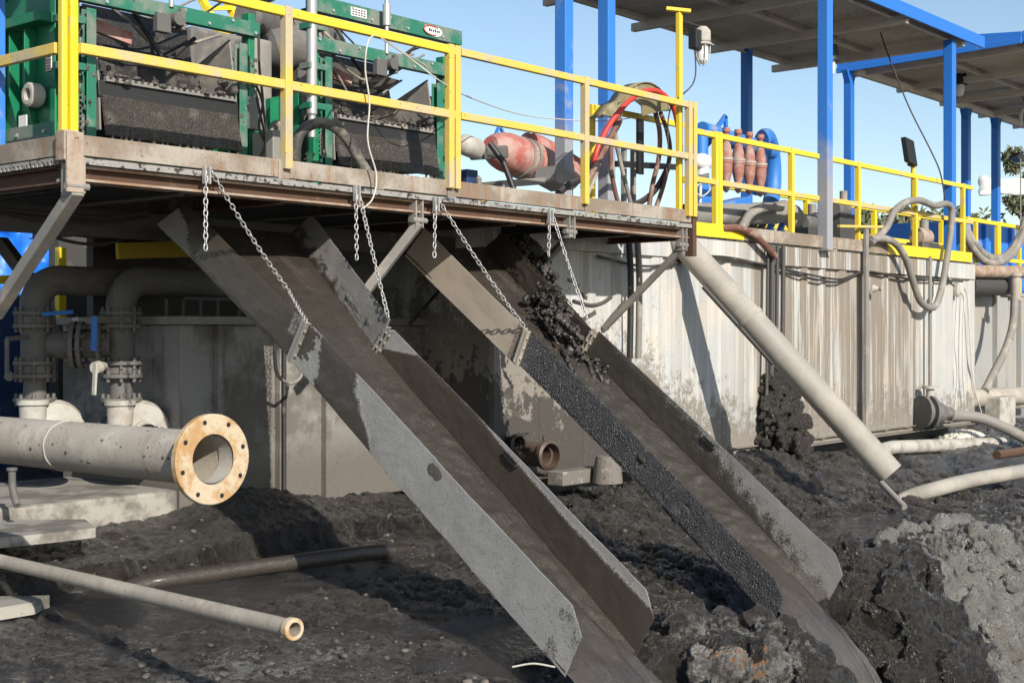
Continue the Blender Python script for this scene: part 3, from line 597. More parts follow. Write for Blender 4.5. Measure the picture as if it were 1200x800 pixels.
# ---------------------------------------------------------------- chutes
def fb(x, y, z): return mnoise.fractal(V((x, y, z)), 1.0, 2.0, 5)
def plate(name, A, B, C2, D, m, parent, mudf=None, thick=.010, nu=150, nv=34, hi=None, hgt=.02, seed=0, warp=.016):
    """a sheet-steel panel A(bottom start) B(bottom end) C2(top end) D(top start) with caked mud raised on the camera-facing side"""
    A, B, C2, D = V(A), V(B), V(C2), V(D); n = (B - A).cross(D - A).normalized()
    if n.dot(V((0,0,CAMH)) - A) < 0: n = -n
    vs = []; mud = []
    ln = (B - A).length; wd = (D - A).length
    for sgn in (1, -1):
        for i in range(nu+1):
            s = i/nu; th = hi(s) if hi else 1
            for j in range(nv+1):
                t = th*j/nv
                p = A*(1-s)*(1-t) + B*s*(1-t) + C2*s*t + D*(1-s)*t
                mm = 0.; h = 0.
                if mudf and sgn == 1:
                    mm = mudf(s, t, s*ln, t*wd)
                    k = min(max((mm-.35)/.3, 0), 1); edge = min(1, 8*min(s, 1-s, t/th if th else 1, 1-t/th)) 
                    h = hgt*k*edge*(.35 + .65*abs(fb(p.x*5+seed, p.y*5, p.z*5)))
                elif mudf: mm = .9
                wv = warp*fb(p.x*.9+seed, p.y*1.1, p.z*1.1)
                vs.append(p + n*(sgn*thick/2 + h + wv)); mud.append(mm)
    K = (nu+1)*(nv+1); g = lambda i, j: i*(nv+1)+j; fs = []
    for i in range(nu):
        for j in range(nv):
            q = (g(i,j), g(i+1,j), g(i+1,j+1), g(i,j+1)); fs.append(q); fs.append(tuple(K+a for a in q[::-1]))
    loop = [g(i,0) for i in range(nu)] + [g(nu,j) for j in range(nv)] + [g(i,nv) for i in range(nu,0,-1)] + [g(0,j) for j in range(nv,0,-1)]
    for a, b in zip(loop, loop[1:]+loop[:1]): fs.append((b, a, K+a, K+b))
    mb = MB(); mb.add(vs, fs, True); o = obj(name, mb, m, parent)
    at = o.data.attributes.new('mud', 'FLOAT', 'POINT'); at.data.foreach_set('value', np.array(mud, np.float32))
    es = o.modifiers.new('split', 'EDGE_SPLIT'); es.split_angle = R(50)
    return o
cut = lambda s: 1 if s < .955 else 1 - .28*(s-.955)/.045
def nz(x, y, sc, seed): return mnoise.fractal(V((x*sc + seed*3.1, y*sc, seed)), 1.0, 2.0, 5)

def chute(label, px, X, md, tops):
    XL, XRt, XLf, XRf = X
    w = lambda q, x: U(q[0], q[1], X=x)
    LA, LB, LC, LD = [w(q, XL) for q in px['ll']]; RA, RB, RC, RD = [w(q, XRt) for q in px['lr']]
    uA, uD = w(px['ul'][0], XLf), w(px['ul'][3], XLf); uB, uC = [w(q, XL-.012) for q in px['ul'][1:3]]
    vA, vD = w(px['ur'][0], XRf), w(px['ur'][3], XRf); vB, vC = [w(q, XRt-.012) for q in px['ur'][1:3]]
    t = thing('mud_chute', label, 'chute', ((XL+XRt)/2, 5.2, LB.z-.03), 'discharge chutes under the deck')
    plate('outer_wall', LA, LB, LC, LD, md['mll'], t, md['ll'], hi=cut, hgt=md.get('h', .012))
    plate('inner_wall', RA, RB, RC, RD, md['mlr'], t, md['lr'], hi=cut, hgt=.01, seed=4)
    plate('funnel_wall', uA, uB, uC, uD, md['mul'], t, md['ul'], nu=60, hgt=md.get('hu', .014), seed=8)
    plate('funnel_wall', vA, vB, vC, vD, md['mur'], t, md['ur'], nu=60, hgt=.018, seed=12)
    # floor: upper tapered pan, then the trough (its wet sludge raised on it)
    dn = V((0, 0, .025)); 
    wf = lambda s, tt, a, b: .75 + .3*nz(a, b*3, 1.6, 5)
    axd = (LB-LA).normalized()*.06
    plate('pan_floor', uA+dn, uB+dn+axd, vB+dn+axd, vA+dn, M['sludge'], t, wf, nu=70, nv=30, hgt=.03, seed=3)
    plate('trough_floor', LA+dn, LB+dn, RB+dn, RA+dn, M['sludge'], t, wf, nu=160, nv=26, hgt=.035, seed=6)
    # bolted joint flanges where the funnel meets the trough
    for P, Q, s in ((LA, LD, -1), (RA, RD, 1)):
        ax = (LB-LA).normalized()
        mb = MB(); nrm = V((-1,0,0)); mb.poly([P - ax*.005, Q - ax*.005, Q - ax*.005 + nrm*.05, P - ax*.005 + nrm*.05], ax*.012)
        mb.poly([P - ax*.045, Q - ax*.045, Q - ax*.045 + nrm*.05, P - ax*.045 + nrm*.05], ax*.012)
        if s < 0: mb.poly([P - ax*.045 + nrm*.04, Q - ax*.045 + nrm*.04, Q + nrm*.04, P + nrm*.04], nrm*.008)
        for k in (.2, .5, .8):
            c = P + (Q-P)*k + nrm*.03; mb.lathe([(0,-.06),(.012,-.06),(.012,.02),(0,.02)], c, ax, 6)
        obj('joint_flange', mb, md['flange'], t, .002)
    # small holes/patches
    for px_, x, rr in md.get('lugs', ()):
        p = U(px_[0], px_[1], X=x); mb = MB(); axs = (LB-LA).normalized(); ups = (LD-LA).normalized(); mb.poly([p + V((-.006,0,0)) + axs*math.cos(k*.3)*rr*1.5*(1+.35*fb(k*.5, 2, 1)) + ups*math.sin(k*.3)*rr*.8*(1+.4*fb(k*.6, 5, 2)) for k in range(21)], (-.004,0,0))
        so_ = obj('mud_splat', mb, M['sludge'], t)
    for (u_, v_) in md.get('slots', ()):
        p = U(u_, v_, X=XRt-.012); axs = (LB-LA).normalized(); mb = MB(); mb.bar(p - axs*.06, p + axs*.06, .016, .035, (1,0,0)); mb.bar(p - axs*.065 + V((-.012,.0,.03)), p + axs*.065 + V((-.012,0,.03)), .02, .012, (1,0,0)); obj('lug_slot', mb, M['black'], t, .003)
    return t, (LA, LB, LC, LD, RA, RB, RC, RD, uA, uD, vA, vD)

def ell(s, t, s0, t0, a, b): return ((s-s0)/a)**2 + ((t-t0)/b)**2
# near chute: dark wet crust over the upper part of the near wall, grey dried film below; inner wall wet to a tide line
def c1_ll(s, t, a, b):
    k = .135 + .19*(1-t)**.9 + .10*max(0, t-.45) + .04*nz(a, b, 3, 1)
    edge = min(1, max(0, .62 + (k-s)*22))
    if s < .055 + .05*(1-t): edge *= .35 + .6*(nz(a, b, 7, 2) > .05)
    if s > .93: edge = max(edge, .42 + .35*nz(a, b, 9, 3)) if t < .9 else edge
    if t < .012: edge = .8
    return edge*.95 + .18*(nz(a, b, 5, 3) - .45)
def c1_lr(s, t, a, b):
    k = 1.02 - .20*max(0, min(1, (s-.32)/.35)) - .04*max(0, s-.8) - (.75*max(0, .11-s)/.11) + .035*nz(a, b, 4, 4)
    return min(1, max(0, .5 + (k-t)*5))
def c1_ul(s, t, a, b):
    if s + .30*t < .27 + .05*nz(a, b, 4, 5): return 0.05
    if s > .93 and t > .5: return .5
    return 1 + .3*nz(a, b, 6, 2)
def c1_ur(s, t, a, b):
    k = .42 - .42*s + .12*nz(a, b, 6, 6); return min(.95, max(.05, .55 + (k-t)*1.3 + .5*nz(a, b, 11, 7)))
PX1 = dict(ll=[(345,425),(662,793),(688,728),(364,378)], lr=[(444,415),(746,768),(774,708),(462,387)],
           ul=[(185,263),(341,420),(358,376),(217,238)], ur=[(339,277),(442,414),(457,374),(366,252)])
ch1, K1 = chute('nearer steel chute with a smooth grey outer wall and brown wet trough', PX1, (6.28, 6.98, 6.2, 7.38),
   dict(ll=c1_ll, lr=c1_lr, ul=c1_ul, ur=c1_ur, mll=M['chute'], mlr=M['chute'], mul=M['chute'], mur=M['chute_soft'], flange=M['steel'],
        lugs=[((511, 552), 6.268, .045)], slots=[(599, 541)]), 0)
# far chute: near wall black and glittering with wet grains, inner wall wet above and grey towards its lower end
def c2_ll(s, t, a, b): return .75 + .5*nz(a, b, 9, 11) if t > .02 else 0
def c2_lr(s, t, a, b):
    k = 1.35 - 1.05*max(0, (s-.22)/.6) + .10*nz(a, b, 4, 13)
    return min(1, max(.05, .5 + (k-t)*1.1 + .35*nz(a, b, 12, 3)))
def c2_ul(s, t, a, b): return .25*max(0, nz(a, b, 5, 14)) if s < .93 else .5
def c2_ur(s, t, a, b): return .95
PX2 = dict(ll=[(609,427),(906,727),(922,692),(622,388)], lr=[(684,415),(971,703),(993,662),(702,388)],
           ul=[(474,300),(604,427),(618,387),(497,267)], ur=[(567,292),(682,414),(694,386),(590,272)])
ch2, K2 = chute('farther steel chute with a black glittering outer wall and a mud heap at its head', PX2, (8.85, 9.5, 8.8, 9.85),
   dict(ll=c2_ll, lr=c2_lr, ul=c2_ul, ur=c2_ur, mll=M['chute_dark'], mlr=M['chute_soft'], mul=M['chute_tan'], mur=M['chute'], flange=M['pipe'], h=.02,
        lugs=[((753, 536), 8.835, .028)], slots=[(831, 521)]), 0)
def lump(pts, r, sc, amp, n=40, rings=60, seed=0, rf=None):
    mb = MB(); sp = spline(pts, max(2, rings//(len(pts)-1)))
    mb.tube(sp, r, n, True, rf)
    mb.v = [p + V((fb(p.x*sc+seed, p.y*sc, p.z*sc), fb(p.x*sc+9, p.y*sc+seed, p.z*sc), fb(p.x*sc, p.y*sc+5, p.z*sc+seed)))*amp for p in mb.v]
    return mb
def mud_pile(name, pts, spread, n, rmin, rmax, m, seed=0, voxel=.011, strands=0):
    rnd = random.Random(seed); sp = spline(pts, 30); mb = MB()
    for i in range(n):
        f = rnd.random()**.9; p = sp[int(f*(len(sp)-1))]; w = spread(f)
        o_ = V((rnd.gauss(0,1), rnd.gauss(0,1), rnd.gauss(0,1))).normalized()*w*rnd.random()**.55
        r_ = rmin + (rmax-rmin)*rnd.random()**2; mb.ball(p + o_, r_, (rnd.uniform(.7,1.4), rnd.uniform(.7,1.4), rnd.uniform(.7,1.2)), 10, 7)
    for i in range(strands):
        f = rnd.random()*.8; p = sp[int(f*(len(sp)-1))] + V((rnd.gauss(0,1), rnd.gauss(0,1), rnd.gauss(0,.5)))*spread(f)*.5
        mb.tube(spline([p, p + V((rnd.uniform(-.08,.08), -.08, -.05)), p + V((rnd.uniform(-.12,.12), -.2, -.2))], 4), rnd.uniform(.008,.018), 6)
    o = obj(name, mb, m); r = o.modifiers.new('fuse', 'REMESH'); r.mode = 'VOXEL'; r.voxel_size = voxel; r.use_smooth_shade = True
    for sc_, st_ in ((.07, .07), (.022, .026), (.008, .010)):
        tx = bpy.data.textures.new('mud_lumps', 'CLOUDS'); tx.noise_scale = sc_; tx.noise_depth = 3
        d = o.modifiers.new('lumps', 'DISPLACE'); d.texture = tx; d.strength = st_; d.mid_level = .5; d.texture_coords = 'LOCAL'
    return o
o = mud_pile('mud_heap', [U(602, 262, Y=8.7), U(610, 288, Y=8.5), U(627, 325, Y=8.2), U(645, 362, X=9.42), U(668, 400, X=9.44), U(704, 450, X=9.44), U(740, 500, X=9.44)],
     lambda f: .05 + .17*min(1, f*3) - .20*max(0, f-.28), 900, .012, .040, M['black_mud'], 3, .008, 90)
tag(o, 'black lumpy heap of wet drill cuttings spilling into the farther chute', 'mud heap')
# the slumped bank of the pit: clods and folds of mud fused over the slope
rnd = random.Random(21); mb = MB(); P_ = []
for _ in range(2300):
    x = rnd.uniform(7.35, 13.4); P_.append((x, rnd.uniform(3.55, 5.25) + .25*max(0, x-10.5)*.5))
ar = np.array([P_]); tz, tw, tp, _c, _g = terrain(ar[:, :, 0], ar[:, :, 1])
tz2 = terrain(ar[:, :, 0], ar[:, :, 1]+.25)[0]
for k, (x, y) in enumerate(P_):
    if abs(x-9.35) < .45 and y > 4.3: continue                      # keep the discharge hollow open
    if tz2[0, k] - tz[0, k] < .10 and rnd.random() < .8: continue    # mostly on the slope itself
    r_ = .03 + .13*rnd.random()**2.2
    mb.ball((x, y, tz[0, k] - r_*.25), r_, (rnd.uniform(.8,1.5), rnd.uniform(.7,1.2), rnd.uniform(.6,1.3)), 10, 8)
bk = obj('mud_bank', mb, M['bank']); bk['kind'] = 'stuff'; bk['label'] = 'lumpy slumped mud bank of the pit with a pale dried crust at right'; bk['category'] = 'mud'
r = bk.modifiers.new('fuse', 'REMESH'); r.mode = 'VOXEL'; r.voxel_size = .017; r.use_smooth_shade = True
for sc_, st_ in ((.22, .16), (.06, .06), (.02, .022)):
    tx = bpy.data.textures.new('bank_lumps', 'CLOUDS'); tx.noise_scale = sc_; tx.noise_depth = 4
    d = bk.modifiers.new('lumps', 'DISPLACE'); d.texture = tx; d.strength = st_; d.mid_level = .5; d.texture_coords = 'LOCAL'
# churned lumps standing up out of the mud floor, in drifts
rnd = random.Random(33); mb = MB(); P_ = []
while len(P_) < 2600:
    x, y = rnd.uniform(3.8, 15.5), rnd.uniform(5.0, 8.6)
    if gnoise(np.array([x*.9]), np.array([y*.9]), 301)[0] + .25*(x > 8) + rnd.gauss(0, .12) > .16: P_.append((x, y))
ar = np.array([P_]); tz, tw, tp, _c, _g = terrain(ar[:, :, 0], ar[:, :, 1])
for k, (x, y) in enumerate(P_):
    if tw[0, k] > .85 and rnd.random() < .8: continue
    r_ = .018 + .075*rnd.random()**2.5
    mb.ball((x, y, tz[0, k] - r_*rnd.uniform(.1, .55)), r_, (rnd.uniform(.8,1.7), rnd.uniform(.8,1.5), rnd.uniform(.6,1.0)), 9, 7)
ck = obj('churned_mud', mb, M['mud']); ck['kind'] = 'stuff'; ck['label'] = 'drifts of churned dark mud lumps on the ground beside the chutes'; ck['category'] = 'mud'
r = ck.modifiers.new('fuse', 'REMESH'); r.mode = 'VOXEL'; r.voxel_size = .013; r.use_smooth_shade = True
for sc_, st_ in ((.07, .05), (.02, .02)):
    tx = bpy.data.textures.new('churn_lumps', 'CLOUDS'); tx.noise_scale = sc_; tx.noise_depth = 4
    d = ck.modifiers.new('lumps', 'DISPLACE'); d.texture = tx; d.strength = st_; d.mid_level = .5; d.texture_coords = 'LOCAL'
# tongues of sludge running off the chute lips down into the pit
def tongue(name, P, label, w0, w1):
    mb = MB(); sp = spline(P, 14); m = len(sp); n = 16; vs = []
    for i, p in enumerate(sp):
        t = (sp[min(i+1,m-1)] - sp[max(i-1,0)]).normalized(); sd = V((1,0,0)); f = i/(m-1); w = w0 + (w1-w0)*f
        nr = sd.cross(t); nr = nr if nr.z > 0 or nr.y < 0 else -nr
        for k in range(n+1):
            a = k/n*2-1; ht = .06*(1-a*a) + .035*fb(p.x*3 + a*2.5, f*2.2, 3)
            vs.append(p + sd*a*w*(1+.12*fb(f*5, a, 7)) + nr*ht)
    fs = [(i*(n+1)+k, i*(n+1)+k+1, (i+1)*(n+1)+k+1, (i+1)*(n+1)+k) for i in range(m-1) for k in range(n)]
    mb.add(vs, fs, True); o = obj(name, mb, M['sludge'])
    at = o.data.attributes.new('mud', 'FLOAT', 'POINT'); at.data.foreach_set('value', np.full(len(vs), .9, np.float32))
    o['kind'] = 'stuff'; o['label'] = label; o['category'] = 'mud'
c = (K2[1]+K2[5])/2
tongue('sludge_flow', [c + V((0,.5,.40)), c + V((.0,.02,.03)), c + V((.05,-.35,-.38)), c + V((.12,-.7,-1.0)), c + V((.2,-1.1,-1.9))], 'shiny brown sludge running from the farther chute lip into the pit', .27, .33)
c = (K1[1]+K1[5])/2
tongue('sludge_flow', [c + V((0,.5,.40)), c + V((.0,.02,.03)), c + V((.05,-.3,-.3)), c + V((.1,-.7,-1.0))], 'brown sludge running from the nearer chute lip into the pit', .3, .34)

# ---------------------------------------------------------------- chains
def chain_strand(p, q, sag=0, ln=.050, wd=.0135, r=.0045):
    p, q = V(p), V(q); mb = MB(); L_ = (q-p).length; n = max(3, int(L_/(ln*.74)))
    for i in range(n):
        f0, f1 = i/n, (i+1)/n
        a = p.lerp(q, f0) - V((0,0,sag*4*f0*(1-f0))); b = p.lerp(q, f1) - V((0,0,sag*4*f1*(1-f1)))
        c = (a+b)/2; t = (b-a).normalized(); up = V((.3,.95,.1)); nn = t.cross(up).normalized(); bb = nn.cross(t)
        jt = random.uniform(-.35, .35); sd = nn if i % 2 else bb; ot = bb if i % 2 else nn
        sd = (sd*math.cos(jt) + ot*math.sin(jt)); pts = []
        for k in range(13):
            an = 2*math.pi*k/12; e = math.cos(an); pts.append(c + t*(ln/2*abs(e)**.75*(1 if e > 0 else -1)) + sd*wd*math.sin(an))
        mb.tube(pts, r, 5, False)
    return mb
def chain(label, strands, hook):
    t = thing('lifting_chain', label, 'chain', hook, 'chute chains hanging from the deck edge')
    for p, q, s in strands: obj('strand', chain_strand(p, q, s), M['galv'], t)
    mb = MB(); h = V(hook)
    for dx in (-.02, .02): mb.bar(h + V((dx, -.012, -.09)), h + V((dx, -.012, .03)), .012, .03, (0,1,0))
    obj('hook_bar', mb, M['galv'], t)
YH = YD - .06
h1 = U(241, 200, Y=YH); h2 = U(417, 222, Y=YH); h3 = U(510, 235, Y=YH); h4 = U(644, 250, Y=YH)
chain('bright chain at the deck edge reaching into the nearer chute, its loose end hanging straight', [(h1, U(241, 293, Y=YH-.02), 0), (h1 + V((.05,0,0)), U(338, 340, X=6.55), .03), (U(338, 340, X=6.55), K1[3] + V((-.03,0,.0)), .01)], h1)
chain('double chain running from the deck edge down to the inner wall of the nearer chute', [(h2, U(418, 304, Y=YH-.02), 0), (h2 + V((.04,0,-.05)), U(455, 372, X=6.95), .01)], h2)
chain('chain casting its shadow on the tan funnel wall of the farther chute', [(h3, U(509, 301, Y=YH-.02), 0), (h3 + V((.05,0,0)), U(614, 382, X=8.80), .03)], h3)
chain('darker chain reaching down behind the mud heap of the farther chute', [(h4, U(643, 300, Y=YH-.02), 0), (h4 + V((.04,0,0)), U(690, 378, X=9.55), .02)], h4)
# ---------------------------------------------------------------- shale shakers
ZR = lambda r: r + CAMH
def lip_plate(t, x0, x1):
    f = lambda s, tt, a, b: .72 + .55*nz(a, b, 7, 21)
    plate('discharge_lip', (x0, 8.28, ZR(1.36)), (x1, 8.28, ZR(1.36)), (x1, 8.34, ZR(1.64)), (x0, 8.34, ZR(1.64)), M['lip'], t, f, .02, 60, 16, None, .03, x0)
    plate('screen_bed', (x0, 8.36, ZR(1.75)), (x1, 8.36, ZR(1.75)), (x1, 9.6, ZR(1.98)), (x0, 9.6, ZR(1.98)), M['lip'], t, lambda s, tt, a, b: .35+.5*nz(a, b, 2.5, 22), .02, 40, 30, None, .03, x0+3)
def shaker(label, dx, patch):
    X = lambda x: x + dx
    t = thing('shale_shaker', label, 'shaker', (X(6.0), 8.3, ZD-.1), 'green shale shakers on the deck')
    lip_plate(t, X(5.42), X(6.6))
    mb = MB(); mb.poly([(X(5.4), 8.335, ZR(1.635)), (X(6.62), 8.335, ZR(1.635)), (X(6.62), 8.345, ZR(1.745)), (X(5.4), 8.345, ZR(1.745))], (0, .018, 0)); obj('rubber_flap', mb, M['rubber'], t, .003)
    mb = MB()
    mb.poly(*comb((X(5.45), 8.318, ZR(1.742)), (X(6.59), 8.318, ZR(1.742)), .036, .45, .05, (0,.04,0)))
    obj('clamp_teeth', mb, M['steel'], t, .003)
    for x in (5.41, 6.61):
        mb = MB(); mb.poly([(X(x), 8.34, ZR(1.40)), (X(x), 8.36, ZR(1.76)), (X(x), 8.44, ZR(2.24)), (X(x), 9.1, ZR(2.0)), (X(x), 11, ZR(2.5)), (X(x), 11, ZR(1.5))], (.014, 0, 0)); obj('side_plate', mb, M['steel'], t, .003)
    mb = MB(); mb.box((X(5.43), 9.55, ZR(1.62)), (X(6.6), 11.0, ZR(2.02))); mb.box((X(5.5), 9.75, ZR(2.02)), (X(6.52), 10.9, ZR(2.62))); obj('basket', mb, M['steel_dark'], t, .02)
    mb = MB(); mb.poly([(X(5.74), 8.80, ZR(1.86)), (X(6.58), 8.80, ZR(1.86)), (X(6.58), 8.95, ZR(2.42)), (X(5.66), 8.95, ZR(2.42))], (0, .02, 0)); obj('void_shade_sheet', mb, M['black_mud'], t)  # black sheet added to stand in for the shaded void inside the shaker
    for sx in (5.70, 6.32):
        mb = MB(); mb.lathe([(0,-.26),(.12,-.26),(.155,-.22),(.155,-.05),(.17,-.05),(.17,.05),(.155,.05),(.155,.22),(.12,.26),(0,.26)], (X(sx), 9.6, ZR(2.78)), (1,.25,0), 18); obj('vibrator_motor', mb, M['cast'], t)
    # dried mud hanging off the lip and caked on the bed, springs, bolts and a control box
    rnd = random.Random(int(dx*10)+1)
    mb = MB()
    for k in range(70):
        q = V((X(rnd.uniform(5.5, 6.55)), rnd.uniform(8.30, 8.42), ZR(rnd.uniform(1.74, 1.80)))); mb.ball(q, rnd.uniform(.008,.024), (1.5,1,.7), 8, 6, lambda d: 1+.4*fb(d.x*2+q.x*9, d.y*2, d.z*2))
    for k in range(60):
        q = V((X(rnd.choice((5.47, 6.55)) + rnd.gauss(0,.03)), rnd.uniform(8.3, 9.0), ZR(rnd.uniform(1.7, 1.95)))); mb.ball(q, rnd.uniform(.012,.035), (1,1,1), 8, 6, lambda d: 1+.4*fb(d.x*2+q.x*9, d.y*2, d.z*2))
    for k in range(46):
        xx = rnd.uniform(5.43, 6.58); zz_ = 1.37 + rnd.random()*.02; mb.tube([(X(xx), 8.27, ZR(zz_+.05)), (X(xx), 8.275, ZR(zz_)), (X(xx)+.004, 8.28, ZR(zz_-rnd.uniform(.01,.06)))], rnd.uniform(.006,.014), 6)
    mo = obj('caked_lumps', mb, M['lip'], t); mo['kind'] = 'stuff'
    for k in range(5):
        xa__ = X(rnd.uniform(5.3, 5.9)); xb__ = X(rnd.uniform(6.2, 6.8)); yy_ = rnd.uniform(8.5, 8.75); zt_ = rnd.uniform(2.3, 2.75)
        mb = MB(); mb.tube(spline([(xa__, yy_, ZR(zt_)), (xa__+.2, yy_-.06, ZR(zt_-rnd.uniform(.1,.3))), ((xa__+xb__)/2, yy_-.02, ZR(zt_-rnd.uniform(.2,.45))), (xb__, yy_, ZR(zt_-.1))], 8), rnd.uniform(.008,.018), 8); obj('cable', mb, M['rubber' if k % 2 else 'hose_grey'], t)
    mb = MB(); mb.bar((X(5.5), 8.62, ZR(2.2)), (X(5.85), 8.62, ZR(2.14)), .05, .09); obj('red_bracket', mb, M['red'], t, .006)
    for zz_, y__ in ((2.33, 8.336), (2.675, 8.416)):
        for k in range(8):
            mb = MB(); mb.lathe([(0,0),(.013,0),(.013,.014),(0,.014)], (X(5.24)+k*.22, y__, ZR(zz_)+.03*(-1)**k), (0,-1,0), 6); obj('bolt', mb, M['galv'], t)
    mb = MB()
    for k in range(60):
        xx = rnd.choice((5.245, 5.335, 6.66, 6.78)); mb.ball((X(xx)+rnd.uniform(-.04,.04), rnd.uniform(8.31,8.37), ZR(rnd.uniform(1.2,2.1)**1.0)), rnd.uniform(.004,.016), (1,.5,1.4), 7, 5)
    sp_ = obj('mud_spatter', mb, M['lip'], t); sp_['kind'] = 'stuff'
    for px_, pz_ in ((5.30, 1.42), (6.72, 1.42)):
        mb = MB(); mb.tube([V((X(px_)+.05*math.cos(k*.6), 8.44+.05*math.sin(k*.6), ZR(pz_)+k*.0035)) for k in range(64)], .009, 6); obj('coil_spring', mb, M['cast'], t)
    mb = MB(); mb.box((X(6.70), 8.30, ZR(1.55)), (X(6.86), 8.36, ZR(1.80))); bx_ = obj('control_box', mb, M['steel'], t, .008)
    # frame
    for x, y, top in ((5.335, 8.36, 2.23), (6.66, 8.36, 2.20)):
        mb = MB(); mb.chan((X(x), y, ZR(1.30)), (X(x), y, ZR(top)), .075, .075, .012, (0,1,0)); obj('front_post', mb, M['green_dusty'], t, .003)
    for x in (5.245, 6.78):
        mb = MB(); mb.bar((X(x), 8.42, ZR(1.14)), (X(x), 8.42, ZR(2.46)), .06, .09, (0,1,0)); obj('frame_post', mb, M['green'], t, .005)
        for z in (1.72, 2.02):
            k = MB(); k.lathe([(0,0),(.07,0),(.085,.03),(.07,.06),(.085,.09),(.07,.12),(0,.12)], (X(x)+(.035 if x < 6 else -.155), 8.47, ZR(z)), (1,0,0), 14); obj('spring_mount', k, M['hose_grey'], t)
    mb = MB(); mb.chan((X(5.18), 8.38, ZR(2.33)), (X(6.83), 8.38, ZR(2.33)), .07, .105, .012, flip=-1); mb.box((X(5.18), 8.335, ZR(2.275)), (X(6.83), 8.3449, ZR(2.385))); cb = obj('cross_beam', mb, M['green_dusty'], t, .004)
    mb = MB(); mb.chan((X(5.18), 8.46, ZR(2.675)), (X(7.05), 8.46, ZR(2.675)), .07, .13, .012, flip=-1); mb.box((X(5.18), 8.415, ZR(2.61)), (X(7.05), 8.4249, ZR(2.74))); tb = obj('top_beam', mb, M['green_dusty'], t, .004)
    # maker's oval plate and a small decal on the upper beam
    mb = MB(); mb.lathe([(0,0),(.115,0),(.115,.006),(0,.006)], (X(6.66), 8.413, ZR(2.675)), (0,-1,0), 28)
    cx = X(6.66); mb.v = [V((cx + (p.x-cx), p.y, ZR(2.675) + (p.z-ZR(2.675))*.42)) for p in mb.v]; pl = obj('maker_plate', mb, M['white'], t)
    mb = MB(); ring = [V((cx-.02 + .105*math.cos(a*.2), 8.404, ZR(2.677)+.041*math.sin(a*.2))) for a in range(4, 27)]; mb.tube(ring, .006, 5); obj('maker_ring', mb, M['hose_red'], t)
    mb = MB()
    for k, (w_, h_) in enumerate(((.022,.03),(.016,.022),(.018,.022),(.016,.03),(.02,.022),(.014,.022))):
        mb.box((cx-.06+k*.026, 8.403, ZR(2.668)), (cx-.06+k*.026+w_*.8, 8.4065, ZR(2.668)+h_*.8))
    obj('maker_lettering', mb, M['black'], t)
    mb = MB(); mb.box((X(5.66), 8.409, ZR(2.64)), (X(5.84), 8.4145, ZR(2.715))); obj('decal', mb, M['white'], t)
    mb = MB()
    for k in range(3):
        for q in range(5): mb.box((X(5.675)+q*.032, 8.405, ZR(2.652)+k*.02), (X(5.675)+q*.032+.02, 8.4088, ZR(2.652)+k*.02+.009))
    obj('decal_print', mb, M['steel_dark'], t)
    # lifting jack in the middle, chrome cylinder at the left
    mb = MB(); mb.lathe([(0,2.36),(.018,2.36),(.018,2.60),(.036,2.60),(.036,2.78),(.02,2.78),(.02,3.4),(0,3.4)], (X(6.0), 8.33, CAMH), (0,0,1), 12); obj('jack', mb, M['galv'], t)
    mb = MB(); mb.lathe([(0,-.045),(.05,-.045),(.05,.045),(0,.045)], (X(6.02), 8.30, ZR(2.27)), (0,1,0), 12); mb.box((X(5.86), 8.30, ZR(2.16)), (X(5.98), 8.36, ZR(2.30))); mb.box((X(6.06), 8.29, ZR(2.2)), (X(6.10), 8.37, ZR(2.36))); obj('clevis', mb, M['cast'], t, .006)
    mb = MB(); mb.lathe([(0,1.55),(.03,1.55),(.03,1.72),(.042,1.74),(.042,3.3),(0,3.3)], (X(5.13), 8.30, CAMH), (0,0,1), 14); obj('lift_cylinder', mb, M['galv'], t)
    for z in (1.78, 2.1, 2.42):
        mb = MB(); mb.box((X(5.08), 8.27, ZR(z)), (X(5.26), 8.40, ZR(z)+.05)); obj('cylinder_clip', mb, M['green_dusty'], t, .004)
    # ribbed side panel
    pt = 2.5 if patch else 1.93
    mb = MB(); mb.box((X(5.16), 8.50, ZR(1.2)), (X(5.19), 11.4, ZR(pt))); pn = obj('side_panel', mb, M['green'], t, .004)
    for k in range(12):
        y = 8.74 + k*.2; mb = MB(); mb.poly([(X(5.158), y, ZR(min(2.12, pt))), (X(5.07), y, ZR(min(2.10, pt-.02))), (X(5.07), y, ZR(1.66)), (X(5.158), y, ZR(1.36))], (0, .012, 0)); obj('rib', mb, M['green'], t, .002)
    if patch: mb = MB(); mb.bar((X(5.10), 8.5, ZR(2.16)), (X(5.10), 11.4, ZR(2.16)), .13, .07); obj('side_rail', mb, M['green'], t, .006)
    mb = MB(); mb.lathe([(0,0),(.075,0),(.085,.02),(.085,.09),(.07,.10),(.045,.10),(.04,.06),(0,.06)], (X(5.13), 8.64, ZR(1.63)), (-1,0,0), 20); obj('port', mb, M['pale'], t)
    mb = MB(); mb.box((X(5.05), 8.36, ZR(1.20)), (X(5.07), 8.95, ZR(1.42))); b_ = obj('base_plate', mb, M['green_dusty'], t, .003)
    mb = MB()
    for y in (8.45, 8.8):
        for z in (1.26, 1.36): mb.lathe([(0,0),(.014,0),(.014,.012),(0,.012)], (X(5.05), y, ZR(z)), (-1,0,0), 6)
    obj('bolts', mb, M['galv'], t)
    mb = MB(); mb.bar((X(5.0), 8.42, ZR(1.27)), (X(6.9), 8.42, ZR(1.27)), .1, .12); obj('base_beam', mb, M['green_dusty'], t, .005)
